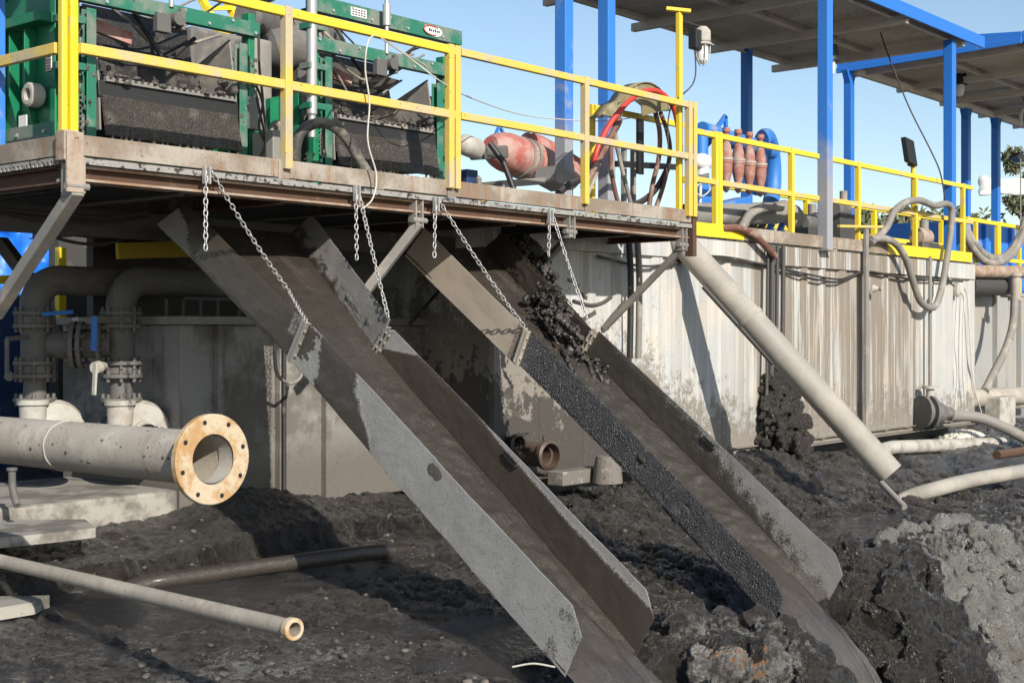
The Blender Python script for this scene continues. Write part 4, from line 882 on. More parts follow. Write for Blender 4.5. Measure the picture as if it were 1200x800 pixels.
    if patch:
        mb = MB(); mb.box((X(5.148), 8.53, ZR(1.80)), (X(5.156), 8.60, ZR(1.92))); obj('warning_label', mb, M['white'], t)
        mb = MB(); mb.box((X(5.145), 8.537, ZR(1.895)), (X(5.1475), 8.593, ZR(1.912)))
        for k in range(4): mb.box((X(5.145), 8.537, ZR(1.81)+k*.02), (X(5.1475), 8.593, ZR(1.81)+k*.02+.008))
        obj('label_print', mb, M['hose_red'], t)
        mb = MB(); mb.box((X(5.06), 8.70, ZR(1.42)), (X(5.068), 8.80, ZR(1.50))); obj('tag_plate', mb, M['white'], t)
        mb = MB(); mb.tube(spline([(X(5.0), 8.75, ZR(3.0)), (X(4.98), 8.62, ZR(2.7)), (X(4.98), 8.75, ZR(2.35)), (X(4.98), 9.3, ZR(2.2))], 8), .018, 8); mb.tube(spline([(X(5.0), 9.2, ZR(3.0)), (X(4.96), 9.25, ZR(2.6)), (X(4.97), 9.6, ZR(2.3))], 8), .02, 8); obj('hydraulic_hose', mb, M['rubber'], t)
        mb = MB(); mb.tube([(X(5.1), 8.6, ZR(2.85)), (X(5.1), 9.4, ZR(2.3))], .035, 10); mb.tube([(X(5.1), 10.3, ZR(2.9)), (X(5.1), 9.5, ZR(2.3))], .035, 10); obj('side_strut', mb, M['green'], t)
        mb = MB(); mb.lathe([(0,0),(.12,0),(.12,.2),(0,.2)], (X(5.08), 8.85, ZR(2.52)), (-1,0,0), 20); obj('side_motor', mb, M['pale'], t)
        mb = MB(); mb.lathe([(0,0),(.05,0),(.05,.1),(.03,.1),(.03,.2),(.055,.2),(.055,.26),(.03,.3),(0,.3)], (4.98, 8.98, ZR(1.22)), (0,0,1), 12); mb.lathe([(0,0),(.06,0),(.06,.05),(0,.05)], (4.98, 8.98, ZR(1.55)), (0,0,1), 12); obj('valve', mb, M['pale'], t)
    else:
        mb = MB(); mb.poly([(X(5.9), 8.9, ZR(2.35)), (X(6.55), 8.7, ZR(2.25)), (X(6.55), 9.3, ZR(2.02)), (X(5.9), 9.3, ZR(2.02))], (0, .012, 0)); obj('splash_guard', mb, M['steel'], t)
    return t
shaker('nearer green shaker with ribbed side panel and mud-caked discharge lip by the corner post', 0, True)
shaker('second green shaker with oval plate on its top beam behind the dark hose', 2.2, False)

# yellow stair rails and clutter behind the shakers
t = thing('ladder_rail', 'yellow sloping ladder rails rising behind the nearer green shaker', 'ladder', (9.6, 12.6, 3.3))
for du in (0, 28):
    mb = MB(); mb.bar(U(238+du, 2, Y=11.6), U(262+du, 48, Y=11.3), .07, .07); mb.bar(U(238+du, 2, Y=11.6), U(225+du, -30, Y=11.8), .07, .07); obj('stringer', mb, M['yellow_new'], t, .005)
for k in range(3): mb = MB(); mb.bar(U(243+k*8, 10+k*14, Y=11.5), U(271+k*8, 10+k*14, Y=11.5), .04, .04); obj('rung', mb, M['yellow_new'], t)
mb = MB(); mb.tube(spline([U(352,215,Y=8.1), U(346,190,Y=8.05), U(350,160,Y=8.0), U(366,146,Y=7.95), U(386,146,Y=7.9), U(404,160,Y=7.9), U(418,182,Y=7.9), U(427,199,Y=7.9)], 10), .042, 14)
mb.tube([U(424,194,Y=7.9), U(431,204,Y=7.9)], .05, 12)
tag(obj('bent_hose', mb, M['hose_dark']), 'thick dark grey hose looping on the deck in front of the second shaker', 'hose')
mb = MB(); mb.tube(spline([U(500,78,Y=8.25), U(470,60,Y=7.9), U(445,43,Y=7.62), U(432,48,Y=7.5), U(428,80,Y=7.5), U(433,120,Y=7.5), U(431,165,Y=7.5), U(441,205,Y=7.5), U(437,232,Y=7.5), U(424,246,Y=7.55)], 10), .007, 6)
tag(obj('loose_cable', mb, M['cable_white']), 'thin pale cable looped over the yellow top rail beside the second shaker', 'cable')
mb = MB(); mb.tube(spline([U(447,45,Y=7.55), U(480,68,Y=7.6), U(520,98,Y=7.55), U(560,118,Y=8.2), U(620,136,Y=8.8), U(700,142,Y=8.8), U(740,138,Y=8.6), U(792,124,Y=8.0)], 8), .006, 6)
tag(obj('strung_cable', mb, M['cable_white']), 'thin cable strung across the sky from the yellow railing to the hose rack', 'cable')
# cables and hoses standing between the two shakers
strands('hanging_cable', [spline([U(a, b, Y=8.15) for a, b in pts], 8) for pts in ([(303,40),(304,80),(308,120),(304,150),(318,180)], [(299,105),(304,130),(311,165),(305,185)], [(300,100),(307,118),(312,150),(322,186)])], .010, M['cable'], 'dark cable hanging loose between the two green shakers', 'cable', 'cables between the shakers')
mb = MB(); mb.poly([U(262,200-6,Y=8.05), U(420,214-6,Y=8.05), U(420,203,Y=8.1), U(262,186,Y=8.1)], (0,.3,0)) if False else mb.box((6.72, 8.05, ZD-.13), (6.95, 8.3, ZR(1.52))); 
tag(obj('mud_box', mb, M['steel'], bevel=.01), 'small grey steel box standing between the two shakers', 'box')
mb = MB(); p = U(2, 165, Y=8.55); mb.box((p.x-.06, 8.5, 3.3), (p.x, 8.56, 5.4))
tag(obj('blue_post', mb, M['blue_muddy'], bevel=.004), 'pale blue post at the left edge beside the green ribbed panel', 'post')

# ---------------------------------------------------------------- red pump behind the railing
# grey machinery seen between and behind the two shakers
for (u, v, y, r_, lab) in ((350, 55, 9.4, .2, 'round dark grey motor high between the two green shakers'), (318, 40, 9.8, .17, 'dusty grey motor just left of the railing post, behind the shakers')):
    p = U(u, v, Y=y); mb = MB(); mb.lathe([(0,-.3),(r_*.7,-.3),(r_,-.22),(r_,.2),(r_*1.1,.2),(r_*1.1,.26),(r_*.5,.3),(0,.3)], p, (.8,-.5,.25), 22)
    mb.bar(p + V((0,0,-r_*.8)), p + V((.1,.1,-1.0)), .12, .12); tag(obj('vibrator_motor', mb, M['cast']), lab, 'motor')
mb = MB(); a = U(215, 38, Y=9.7); b = U(262, 60, Y=9.7); mb.box((a.x, 9.6, b.z-.3), (b.x+.3, 9.9, a.z+.05)); tag(obj('feed_header', mb, M['cast'], bevel=.04), 'dusty grey feed box behind the nearer shaker top beam', 'box')
mb = MB(); a = U(292, 40, Y=9.0); mb.box((a.x, 9.0, ZD), (a.x+.25, 9.2, ZR(2.45))); tag(obj('switch_cabinet', mb, M['steel'], bevel=.02), 'narrow grey cabinet behind the gap between the two shakers', 'cabinet')
t = thing('centrifuge_pump', 'dusty red horizontal machine with grey bands and a round grey motor', 'pump', (10.6, 9.2, ZD-.1))
a, b = U(574, 178, Y=9.85), U(668, 212, Y=9.85); ax = (b-a).normalized(); ln = (b-a).length
mb = MB(); mb.lathe([(0,0),(.12,0),(.16,.06),(.20,.16),(.222,.28),(.226,ln*.5),(.21,ln*.62),(.19,ln*.8),(.18,ln),(0,ln)], a + V((0,0,.06)), ax, 24); body = obj('drum', mb, M['red'], t)
for k, rr in ((.36,.238),(.43,.241)):
    mb = MB(); mb.lathe([(.18,-.022),(rr,-.022),(rr,.022),(.18,.022)], a + V((0,0,.06)) + ax*ln*k, ax, 24); obj('band', mb, M['hose_grey'], t)
a2, b2 = U(622, 168, Y=10.2), U(668, 196, Y=10.2); ax2 = (b2-a2).normalized()
mb = MB(); mb.lathe([(0,-.1),(.10,-.1),(.10,-.05),(.13,.0),(.15,.15),(.16,.4),(.18,.4),(.18,.46),(.16,.46),(.16,.9),(0,.9)], a2, ax2, 20); obj('second_drum', mb, M['red'], t)
m0 = U(546, 170, Y=8.9); mb = MB(); mb.ball(m0, .105, (1,1,1)); mb.lathe([(.1,0),(.105,.0),(.105,.18),(0,.18)], m0, (.8,.1,-.1), 18); obj('motor', mb, M['pale'], t)
mb = MB(); mb.bar(U(556, 180, Y=9.0), U(590, 178, Y=9.15), .13, .13); mb.lathe([(0,0),(.06,0),(.07,.2),(0,.2)], U(566, 178, Y=9.0), (1,.2,.1), 14); obj('gearbox', mb, M['cast'], t, .02)
mb = MB(); mb.box((U(543,190,Y=9).x, 8.95, ZD-.1), (U(556,190,Y=9).x, 9.1, ZR(1.58))); obj('motor_stand', mb, M['blue_dark'], t, .01)
mb = MB(); p = U(561, 215, Y=8.85); mb.lathe([(0,0)] + [(.024 if k % 2 else .034, k*.045) for k in range(9)] + [(0,.4)], V((p.x, 8.85, ZD-.1)), (0,0,1), 12); obj('ribbed_riser', mb, M['hose_grey'], t)
mb = MB(); mb.tube([U(574, 168, Y=8.8), U(590, 190, Y=8.7), U(602, 222, Y=8.6)], .03, 8); obj('support_strut', mb, M['rubber'], t)
mb = MB(); mb.bar(U(572, 217, Y=9.2), U(640, 212, Y=9.2), .4, .07); mb.bar(U(640, 204, Y=9.0), U(660, 215, Y=9.0), .3, .17); obj('skid_beam', mb, M['steel'], t, .006)
mb = MB(); mb.bar(U(577, 166, Y=9.9), U(585, 148, Y=9.9), .03, .03); mb.bar(U(594, 166, Y=9.9), U(586, 148, Y=9.9), .03, .03); obj('lifting_eye', mb, M['blue_muddy'], t)
mb = MB(); mb.box((U(565,200,Y=10.2).x, 10.2, ZT), (U(572,200,Y=10.2).x, 10.3, ZR(1.55))); tag(obj('yellow_stub_post', mb, M['yellow_new']), 'short yellow post seen under the red machine', 'post')

# ---------------------------------------------------------------- hose rack at the end of the deck
t = thing('hose_rack', 'curved olive sheet-metal saddle on yellow posts for hanging hoses', 'rack', (11.3, 8.2, ZD-.1))
cR = U(756, 140, Y=8.15); mb = MB(); n = 22; vs = []
prof = [U(u, v, Y=8.0) for u, v in ((705,137),(716,123),(727,118),(736,106),(750,97),(764,97),(776,106),(783,118),(785,130))]
sp = spline(prof, 4); back = [p + V((.22, .32, .05)) for p in sp]
mb.add(sp + back, [(i, i+1, len(sp)+i+1, len(sp)+i) for i in range(len(sp)-1)], True)
obj('saddle', mb, M['olive'], t).modifiers.new('th', 'SOLIDIFY').thickness = .012
inner = [U(u, v, Y=8.02) for u, v in ((728,138),(734,124),(744,118),(752,124),(753,136),(785,128),(780,110),(764,99),(748,99),(736,108),(724,122))]
mb = MB(); mb.poly(inner, (0,.012,0)); obj('saddle_face', mb, M['olive'], t)
mb = MB(); mb.poly([U(u, v, Y=7.98) for u, v in ((705,134),(718,120),(728,126),(716,138))], (.03,.02,0)); obj('saddle_tip', mb, M['olive'], t)
mb = MB(); p = U(694, 126, Y=8.3); q = U(800, 147, Y=8.3); mb.bar(p, q, .05, .06); mb.bar((p.x,8.3,ZD-.1), (p.x,8.3,p.z+.03), .05, .05, (0,1,0)); obj('rack_frame', mb, M['yellow'], t, .005)
mb = MB(); p = U(750, 140, Y=8.12); mb.bar((p.x, 8.12, ZR(1.62)), (p.x, 8.12, p.z), .10, .03, (0,1,0)); mb.bar(U(722,192,Y=8.15), U(795,196,Y=8.15), .04, .06); obj('hanger_plate', mb, M['black'], t)
for u in (731, 742): 
    mb = MB(); p = U(u, 200, Y=8.3); mb.bar((p.x, 8.3, ZD-.1), (p.x, 8.3, ZR(1.9)), .045, .045, (0,1,0)); obj('rack_post', mb, M['steel'], t)
def hose(name, pts, r, m, label, Y=None, cat='hose', n=10, grp=None):
    mb = MB(); mb.tube(spline([U(u, v, Y=y) for u, v, y in pts], 10), r, n); return tag(obj(name, mb, m), label, cat, grp)
hose('red_hose', [(694,205,7.95),(699,178,7.9),(712,150,7.88),(728,128,7.85),(744,113,7.85),(760,106,7.85),(776,110,7.85),(789,126,7.85),(795,150,7.85),(797,170,7.85)], .028, M['hose_red'], 'bright red hose arching over the olive saddle')
mb = MB(); p = U(797,170,Y=7.85); mb.tube([p, p - V((0,0,.16))], .032, 10); mb.tube([p - V((0,0,.16)), p - V((0,0,.55))], .014, 8); tag(obj('hose_coupling', mb, M['steel']), 'grey metal coupling on the end of the red hose', 'coupling')
hose('brown_hose', [(726,140,8.05),(716,160,7.95),(705,182,7.9),(692,205,7.9),(683,220,7.9)], .03, M['hose_brown'], 'brown hose slanting down leftwards from the saddle to the deck')
hose('brown_hose', [(727,142,8.1),(717,165,8.0),(716,195,8.0),(720,220,8.0),(725,240,8.0)], .024, M['hose_brown'], 'brown hose curving down close behind the first rack post')
hose('grey_hose', [(719,140,8.1),(722,165,8.05),(727,190,8.05),(735,222,8.05),(740,242,8.05)], .022, M['hose_grey'], 'grey hose leaning right under the saddle')
hose('brown_hose', [(768,132,8.1),(773,155,8.0),(772,185,8.0),(765,215,8.0),(760,246,8.0)], .026, M['hose_brown'], 'brown hose hanging straight from right end of the saddle')
hose('brown_hose', [(774,132,8.1),(782,155,8.0),(785,180,8.0),(778,215,8.0),(768,246,8.0)], .024, M['hose_brown'], 'brown hose bowed outward at right end of the saddle')
hose('black_hose', [(700,178,8.0),(688,205,7.95),(668,216,7.9),(655,226,7.9)], .032, M['rubber'], 'black hose sweeping down to the deck beside the grey column')
hose('black_hose', [(741,240,8.05),(752,236,8.05),(765,226,8.05),(775,212,8.05),(783,196,8.05)], .032, M['rubber'], 'black hose slung low between the rack posts')
hose('grey_hose', [(706,170,8.05),(700,200,7.95),(692,220,7.9),(686,235,7.9)], .02, M['hose_grey'], 'pale grey hose falling leftwards onto the deck plate')

# lamp on the tall yellow post
t = thing('lamp_post', 'tall yellow post at the deck end with a caged white lamp', 'lamp', (U(797,250,Y=YD+.04).x, YD+.04, ZD-.06))
p = U(796, 14, Y=YD+.04); mb = MB(); mb.bar((p.x, YD+.04, ZD-.06), (p.x, YD+.04, p.z), .06, .05, (0,1,0)); obj('post', mb, M['yellow'], t, .005)
mb = MB(); mb.bar(p + V((-.09,.1,.03)), p + V((.06,-.1,-.0)), .07, .035); obj('bracket', mb, M['yellow'], t, .004)
lp = U(823, 42, Y=YD+.02); mb = MB(); mb.lathe([(0,.09),(.05,.09),(.085,.05),(.088,.0),(.088,-.06),(.075,-.075),(.1,-.08),(.1,-.10),(.0,-.1)], lp, (0,0,1), 20); obj('lamp_cap', mb, M['pale'], t)
mb = MB(); mb.lathe([(.062,-.10),(.064,-.2),(.055,-.26),(.03,-.29),(0,-.295)], lp, (0,0,1), 18); obj('lamp_glass', mb, M['white'], t)
mb = MB()
for k in range(5):
    a_ = k*2*math.pi/5 + .3; d_ = V((math.cos(a_), math.sin(a_), 0)); mb.tube([lp + d_*.082 - V((0,0,.09)), lp + d_*.078 - V((0,0,.22)), lp + d_*.03 - V((0,0,.31))], .006, 5)
obj('lamp_cage', mb, M['galv'], t)
mb = MB(); mb.box((lp.x-.18, YD-.02, lp.z-.16), (lp.x-.06, YD+.08, lp.z+.04)); obj('ballast_box', mb, M['black'], t, .01)
mb = MB(); mb.tube(spline([lp + V((-.15,0,-.1)), lp + V((-.16,0,-.5)), U(785,130,Y=YD+.03), U(784,200,Y=YD+.03)], 8), .008, 6); mb.tube(spline([p + V((.03,0,0)), p + V((.05,0,-.08)), lp + V((0,0,.09))], 6), .01, 6); obj('lamp_cable', mb, M['cable'], t)

# ---------------------------------------------------------------- cone bank (desilter) on the tank roof
t = thing('cone_bank', 'bank of four dusty red cones on a blue ring manifold and grey drain pipe', 'desilter', (16.2, 9.5, ZT), None)
for i, (u, v) in enumerate(((851,150),(865,152),(878,155),(891,158))):
    y = 9.5; p = U(u, v, Y=y); k = 1/86.*1.0
    s_ = p.z
    mb = MB(); mb.lathe([(0,.0),(.05,.0),(.055,-.05),(.032,-.08),(.03,-.16),(.045,-.2),(.062,-.22),(.062,-.24),(.082,-.34),(.086,-.42),(.094,-.43),(.094,-.46),(.086,-.47),(.08,-.58),(.052,-.70),(.045,-.78),(.05,-.80),(.03,-.84),(0,-.86)], p, (0,0,1), 18); c_ = obj('cone', mb, M['red_pale'], t)
    mb = MB(); mb.lathe([(.088,-.4),(.098,-.4),(.098,-.425),(.088,-.425)], p, (0,0,1), 18); ROOTLOC[c_] = ROOTLOC[t]; obj('clamp', mb, M['pale'], c_)
    mb = MB(); mb.tube(spline([p + V((.0,.05,-.1)), p + V((.08,.25,-.12)), p + V((.2,.45,-.2))], 6), .03, 10); obj('feed_pipe', mb, M['blue'], t)
mc = U(898, 202, Y=9.95); mb = MB(); ring = [mc + V((.42*math.cos(a), .12*math.cos(a), .52*math.sin(a))) for a in [k*math.pi/14 - .9 for k in range(22)]]; mb.tube(ring, .12, 16); obj('ring_manifold', mb, M['blue_muddy'], t)
mb = MB(); a, b = U(822, 152, Y=9.8), U(905, 178, Y=9.8); mb.tube([a, b], .11, 14); mb.tube([a - V((0,0,.05)), V((a.x, a.y, ZT+.1))], .09, 12); obj('header_pipe', mb, M['blue_muddy'], t)
mb = MB(); mb.box((U(812,185,Y=9.7).x, 9.6, ZR(1.25)), (U(840,185,Y=9.7).x, 9.75, ZR(2.0))); obj('support_frame', mb, M['blue_muddy'], t, .01)
mb = MB(); mb.bar(U(840, 150, Y=9.9), U(850, 136, Y=9.9), .04, .06); mb.bar(U(850, 136, Y=9.9), U(851, 158, Y=9.9), .04, .06); obj('lifting_lug', mb, M['blue'], t)
mb = MB(); p = U(823, 190, Y=9.4); mb.ball(p, .14, (1.3,.8,.8)); mb.lathe([(0,0),(.09,0),(.09,.16),(0,.16)], p - V((0,0,.2)), (0,0,1), 14); obj('gauge_body', mb, M['white'], t)
mb = MB(); mb.tube([U(821, 205, Y=9.3), U(820, 262, Y=9.3)], .022, 8); mb.tube(spline([U(812,222,Y=9.25), U(822,230,Y=9.25), U(832,222,Y=9.25), U(826,213,Y=9.25), U(814,220,Y=9.25)], 6), .01, 6); obj('white_riser', mb, M['cable_white'], t)
mb = MB(); a, b = U(806, 252, Y=9.25), U(908, 250, Y=9.25); e = [a, a.lerp(b, .5), b, U(918,247,Y=9.2), U(928,252,Y=9.15), U(934,261,Y=9.12)]
mb.tube(e, .15, 18, False); mb.tube([p + V((.001,0,0)) for p in e[::-1]], .135, 18, False); obj('drain_pipe', mb, M['steel'], t)
mb = MB(); mb.bar(U(812, 250, Y=9.3), U(872, 236, Y=9.3), .25, .12); obj('trough', mb, M['blue_muddy'], t, .01)
for (u0, u1) in ((885, 870), (895, 883), (905, 896), (917, 912)):
    mb = MB(); mb.bar(U(u0, 262, Y=9.35), U(u1-3, 284, Y=9.3), .07, .06); obj('support_leg', mb, M['steel_dark' if u0 < 900 else 'blue_muddy'], t)
hose('grey_hose', [(915,243,9.0),(895,244,8.98),(880,250,8.95),(870,266,8.92),(862,284,8.9)], .06, M['hose_grey'], 'fat grey hose curving down over the drain pipe below the red cones')
hose('brown_hose', [(846,268,8.6),(862,267,8.55),(880,273,8.52),(894,285,8.5),(908,300,8.5)], .045, M['hose_brown'], 'rust brown hose bending over the tank edge below the red cones')
# clutter on the roof of the tank: small pump sets
for (u, v, r_, nm, lab, m_) in ((948, 262, .13, 'small_pump', 'small dark pump behind the first grey roof column', 'cast'), (985, 246, .12, 'mixer_motor', 'grey mixer motor on the tank roof between two yellow posts', 'cast'), (1080, 278, .16, 'roof_pump', 'rusty low pump on the tank roof under the coiled hose', 'rust_flange')):
    t = thing(nm, lab, 'pump', U(u, v, Y=9.8) - V((0,0,.3)))
    p = U(u, v, Y=9.8); mb = MB(); mb.lathe([(0,-.25),(r_*.8,-.25),(r_,-.2),(r_,.2),(r_*.8,.25),(r_*.3,.25),(r_*.3,.4),(0,.4)], p, (1,.1,0), 16); obj('housing', mb, M[m_], t)
    mb = MB(); mb.lathe([(0,0),(r_*.9,0),(r_*.9,.05),(r_*.5,.06),(r_*.5,.3),(0,.3)], p + V((.1,0,0)), (0,0,1), 14); obj('motor', mb, M['steel'], t)
    mb = MB(); mb.box((p.x-.3, 9.65, ZT), (p.x+.4, 9.95, p.z-r_*.6)); obj('base', mb, M['steel_dark'], t, .01)
# ---------------------------------------------------------------- shelter roofs on blue columns
def shelter(label, x0, x1, y0, y1, zf, zb, gable):
    t = thing('shelter_roof', label, 'roof', ((x0+x1)/2, (y0+y1)/2, min(zf, zb)), 'shelter roofs')
    zz = lambda y: zf + (zb-zf)*(y-y0)/(y1-y0)
    mb = MB(); n = int((x1-x0)/.16)                     # corrugated sheet, ridges running front to back
    vs = []
    for i in range(n+1):
        x = x0 + (x1-x0)*i/n; o_ = .05 if i % 2 else 0
        vs += [(x, y0, zf+o_+.10), (x, y1, zb+o_+.10)]
    fs = [(2*i, 2*i+2, 2*i+3, 2*i+1) for i in range(n)]
    mb.add(vs, fs); mb.add([V(p) + V((0,0,.012)) for p in vs], [f[::-1] for f in fs]); obj('roof_sheet', mb, M['roof_sheet'], t)
    for k in range(3):
        y = y0 + .28 + (y1-y0-.5)*k/2; mb = MB(); mb.chan((x0+.02, y, zz(y)+.055), (x1-.05, y, zz(y)+.055), .07, .08, .008); obj('purlin', mb, M['roof_beam'], t)
    x = x0 + .5
    while x < x1:
        mb = MB(); mb.bar((x, y0+.05, zf-.03), (x, y1+.02, zb-.03), .10, .12); obj('rafter', mb, M['roof_beam'], t, .004); x += 2.15
    mb = MB(); mb.bar((x0, y0-.02, zf+.06), (x1+.05, y0-.02, zf+.06), .04, .19); obj('fascia', mb, M['blue'], t, .006)
    if gable:
        mb = MB(); ym = y0 + (y1-y0)*.45
        mb.poly([(x0-.03, y0, zf-.06), (x0-.03, y1, zb-.08), (x0-.03, y1, zb+.16), (x0-.03, ym, (zf+zb)/2+.30), (x0-.03, y0, zf+.14)], (.03,0,0)); obj('gable_fascia', mb, M['blue'], t, .006)
        mb = MB(); mb.bar((x0-.05, y0, zf-.02), (x0-.05, y1, zb-.04), .035, .1); obj('gable_trim', mb, M['blue'], t, .006)
        mb = MB(); mb.bar((x0+.1, y1-.3, zb-.06), (x1, y1-.3, zb-.06), .1, .12); obj('eaves_beam', mb, M['roof_beam'], t)
    return t
shelter('nearer shelter roof with a grimy corrugated underside and blue front fascia', 10.2, 22.05, 8.55, 12.05, ZR(4.66), ZR(4.66), False)
shelter('farther shelter roof with a blue gable edge above the blue tank', 23.5, 34.5, 8.4, 11.85, ZR(4.98), ZR(4.90), True)
def column(u, Y, ztop, z0, m, label, w=.16, d=.15, capped=False, band=False):
    x = XA(u, Y); t = thing('shelter_column', label, 'column', (x, Y, z0), 'blue columns of the shelters')
    mb = MB(); mb.bar((x, Y, z0+.02), (x, Y, ztop), w, d, (0,1,0)); obj('shaft', mb, M[m], t, .008)
    mb = MB(); mb.box((x-w*.8, Y-d*.75, z0), (x+w*.8, Y+d*.75, z0+.02)); obj('base_plate', mb, M['steel'], t)
    if capped:
        mb = MB(); mb.poly([(x-w/2-.12, Y-d*.4, ztop), (x+w/2+.12, Y-d*.4, ztop), (x+w/2, Y-d*.4, ztop-.24), (x-w/2, Y-d*.4, ztop-.24)], (0, d*.8, 0)); obj('head_plate', mb, M[m], t, .004)
    return t
ZRF = ZR(4.6)
column(661, 9.40, ZR(4.55), ZT, 'column_mud', 'blue column grey with dried mud behind the red pump', .15, .15)
column(711, 9.46, ZR(4.55), ZT, 'column_mud', 'blue column standing behind the olive hose saddle', .15, .15)
column(967, YW-.10, ZR(4.64), ZT-.04, 'column_mud', 'blue column on the tank edge with a mud-grey foot', .16, .15)
column(1113, YW+.02, ZR(4.62), ZT, 'blue', 'clean bright blue column under the near corner of the nearer roof', .16, .15)
column(875, 11.85, ZR(4.74), ZT, 'blue', 'dark blue back column above the red cones', .15, .15)
column(995, 11.65, ZR(4.85), ZT, 'blue', 'blue back column with widened head between the two roofs', .15, .15, True)
column(1132, 11.55, ZR(4.8), 2.86, 'blue', 'dark blue back column of the farther roof close to the bright blue corner column', .17, .16, True)
column(1167, 11.55, ZR(4.8), 2.86, 'blue', 'dark blue back column of the farther roof standing before the white canvas', .17, .16, True)
# lamps under the roofs, flood lights
def bulkhead(u, v, Y, label):
    p = U(u, v, Y=Y); t = thing('canopy_lamp', label, 'lamp', p - V((0,0,.25)))
    mb = MB(); mb.lathe([(0,.34),(.05,.34),(.05,.26),(.13,.24),(.15,.1),(.16,.0),(0,0)], p, (0,0,1), 18); obj('lamp_cap', mb, M['black'], t)
    mb = MB(); mb.lathe([(.10,0),(.10,-.10),(.08,-.2),(.0,-.24)], p, (0,0,1), 18); obj('lamp_glass', mb, M['white'], t)
bulkhead(971, 72, 9.6, 'dark capped lamp under the nearer roof partly hidden by the blue column')
bulkhead(1124, 100, 10.6, 'lamp with white glass hanging under the farther roof')
def flood(u, v, Y, zb, label, m='yellow', uu=None):
    p = U(u, v, Y=Y); t = thing('flood_light', label, 'flood light', (p.x+.15, Y, zb))
    mb = MB(); mb.poly([p + V((-.19,-.04,-.20)), p + V((.19,-.04,-.26)), p + V((.16,.02,.2)), p + V((-.21,.02,.24))], (.06,.12,0)); obj('lamp_housing', mb, M['black'], t, .01)
    x = p.x + .22; mb = MB(); mb.tube([(x, Y+.06, zb), (x, Y+.06, p.z-.2)], .045, 12); obj('pole', mb, M[m], t)
    mb = MB(); mb.bar((x-.2, Y+.06, p.z-.24), (x+.06, Y+.06, p.z-.26), .06, .03); obj('yoke', mb, M['black'], t)
flood(1068, 177, 10.4, ZT, 'black flood light on a yellow pole above the tank roof')
p = U(1196, 186, Y=10.5); t = thing('flood_light', 'small black flood light at right edge of the scene', 'flood light', p)
mb = MB(); mb.poly([p + V((-.2,0,.0)), p + V((.2,0,-.05)), p + V((.25,0,.1)), p + V((.0,0,.14))], (.05,.2,0)); obj('lamp_housing', mb, M['black'], t); mb = MB(); mb.tube([p, V((p.x, p.y, 2.86))], .014, 6); obj('pole', mb, M['steel'], t)
mb = MB(); mb.tube(spline([U(1031,36,Y=9.7), U(1041,65,Y=9.3), U(1065,125,Y=9.0), U(1090,175,Y=8.7), U(1102,203,Y=8.55), U(1108,238,Y=8.5)], 8), .012, 6); tag(obj('roof_cable', mb, M['cable']), 'thin cable slanting from the nearer roof underside to the blue corner column', 'cable')
mb = MB(); mb.tube(spline([U(1182,72,Y=11), U(1188,90,Y=10.8), U(1200,118,Y=10.5), U(1215,150,Y=10.2)], 6), .012, 6); tag(obj('roof_cable', mb, M['cable']), 'thin cable hanging from the underside of the farther roof', 'cable')
mb = MB(); p = U(1196,138,Y=10.8); mb.tube(spline([p + V((-.1,0,-.15)), p + V((.0,0,-.1)), p + V((.05,0,.15)), p + V((.3,0,.2))], 6), .04, 8); tag(obj('gooseneck_lamp', mb, M['white']), 'white curved lamp arm under the farther roof', 'lamp')

# ---------------------------------------------------------------- hoses slung on the right of the long tank
hose('slung_hose', [(1020,285,8.5),(1038,268,8.5),(1048,248,8.48),(1062,237,8.45),(1078,235,8.45),(1095,241,8.45),(1108,239,8.45),(1115,245,8.45),(1114,270,8.45),(1110,300,8.45),(1104,335,8.45),(1097,357,8.45),(1088,360,8.45),(1078,352,8.45),(1070,330,8.45),(1062,305,8.45),(1052,288,8.45),(1038,280,8.47),(1020,280,8.5)], .052, M['hose_grey'], 'grey hose looped over the yellow railing and hanging down the tank wall')
hose('slung_hose', [(1130,262,10.1),(1138,280,10.0),(1152,297,10.0),(1168,303,10.0),(1183,296,10.0),(1196,275,10.0),(1202,255,10.0)], .075, M['hose_grey'], 'upper of two pale grey hoses sagging in a U at right end')
hose('slung_hose', [(1128,258,10.05),(1136,285,9.95),(1152,305,9.95),(1170,308,9.95),(1188,295,9.95),(1203,265,9.95)], .075, M['hose_grey'], 'lower of two pale grey hoses sagging in a U at right end')
t = thing('cable_stand', 'thin grey stand with a rusty crossbar against the streaked tank wall', 'stand', U(1015, 505, Y=YW-.12))
mb = MB(); p = U(1015, 268, Y=YW-.14); mb.bar((p.x, YW-.14, .6), (p.x, YW-.14, p.z), .085, .05, (0,1,0)); obj('post', mb, M['steel'], t, .004)
mb = MB(); mb.bar(U(983, 265, Y=YW-.14), U(1037, 266, Y=YW-.14), .05, .035); obj('crossbar', mb, M['yellow_dusty'], t, .003)
mb = MB(); p = U(1023, 338, Y=YW-.1); mb.lathe([(0,0),(.06,0),(.03,.08),(.05,.12),(0,.14)], p, (.3,-1,0), 10); tag(obj('wall_cock', mb, M['pale']), 'small pale valve cock on the streaked tank wall', 'valve')
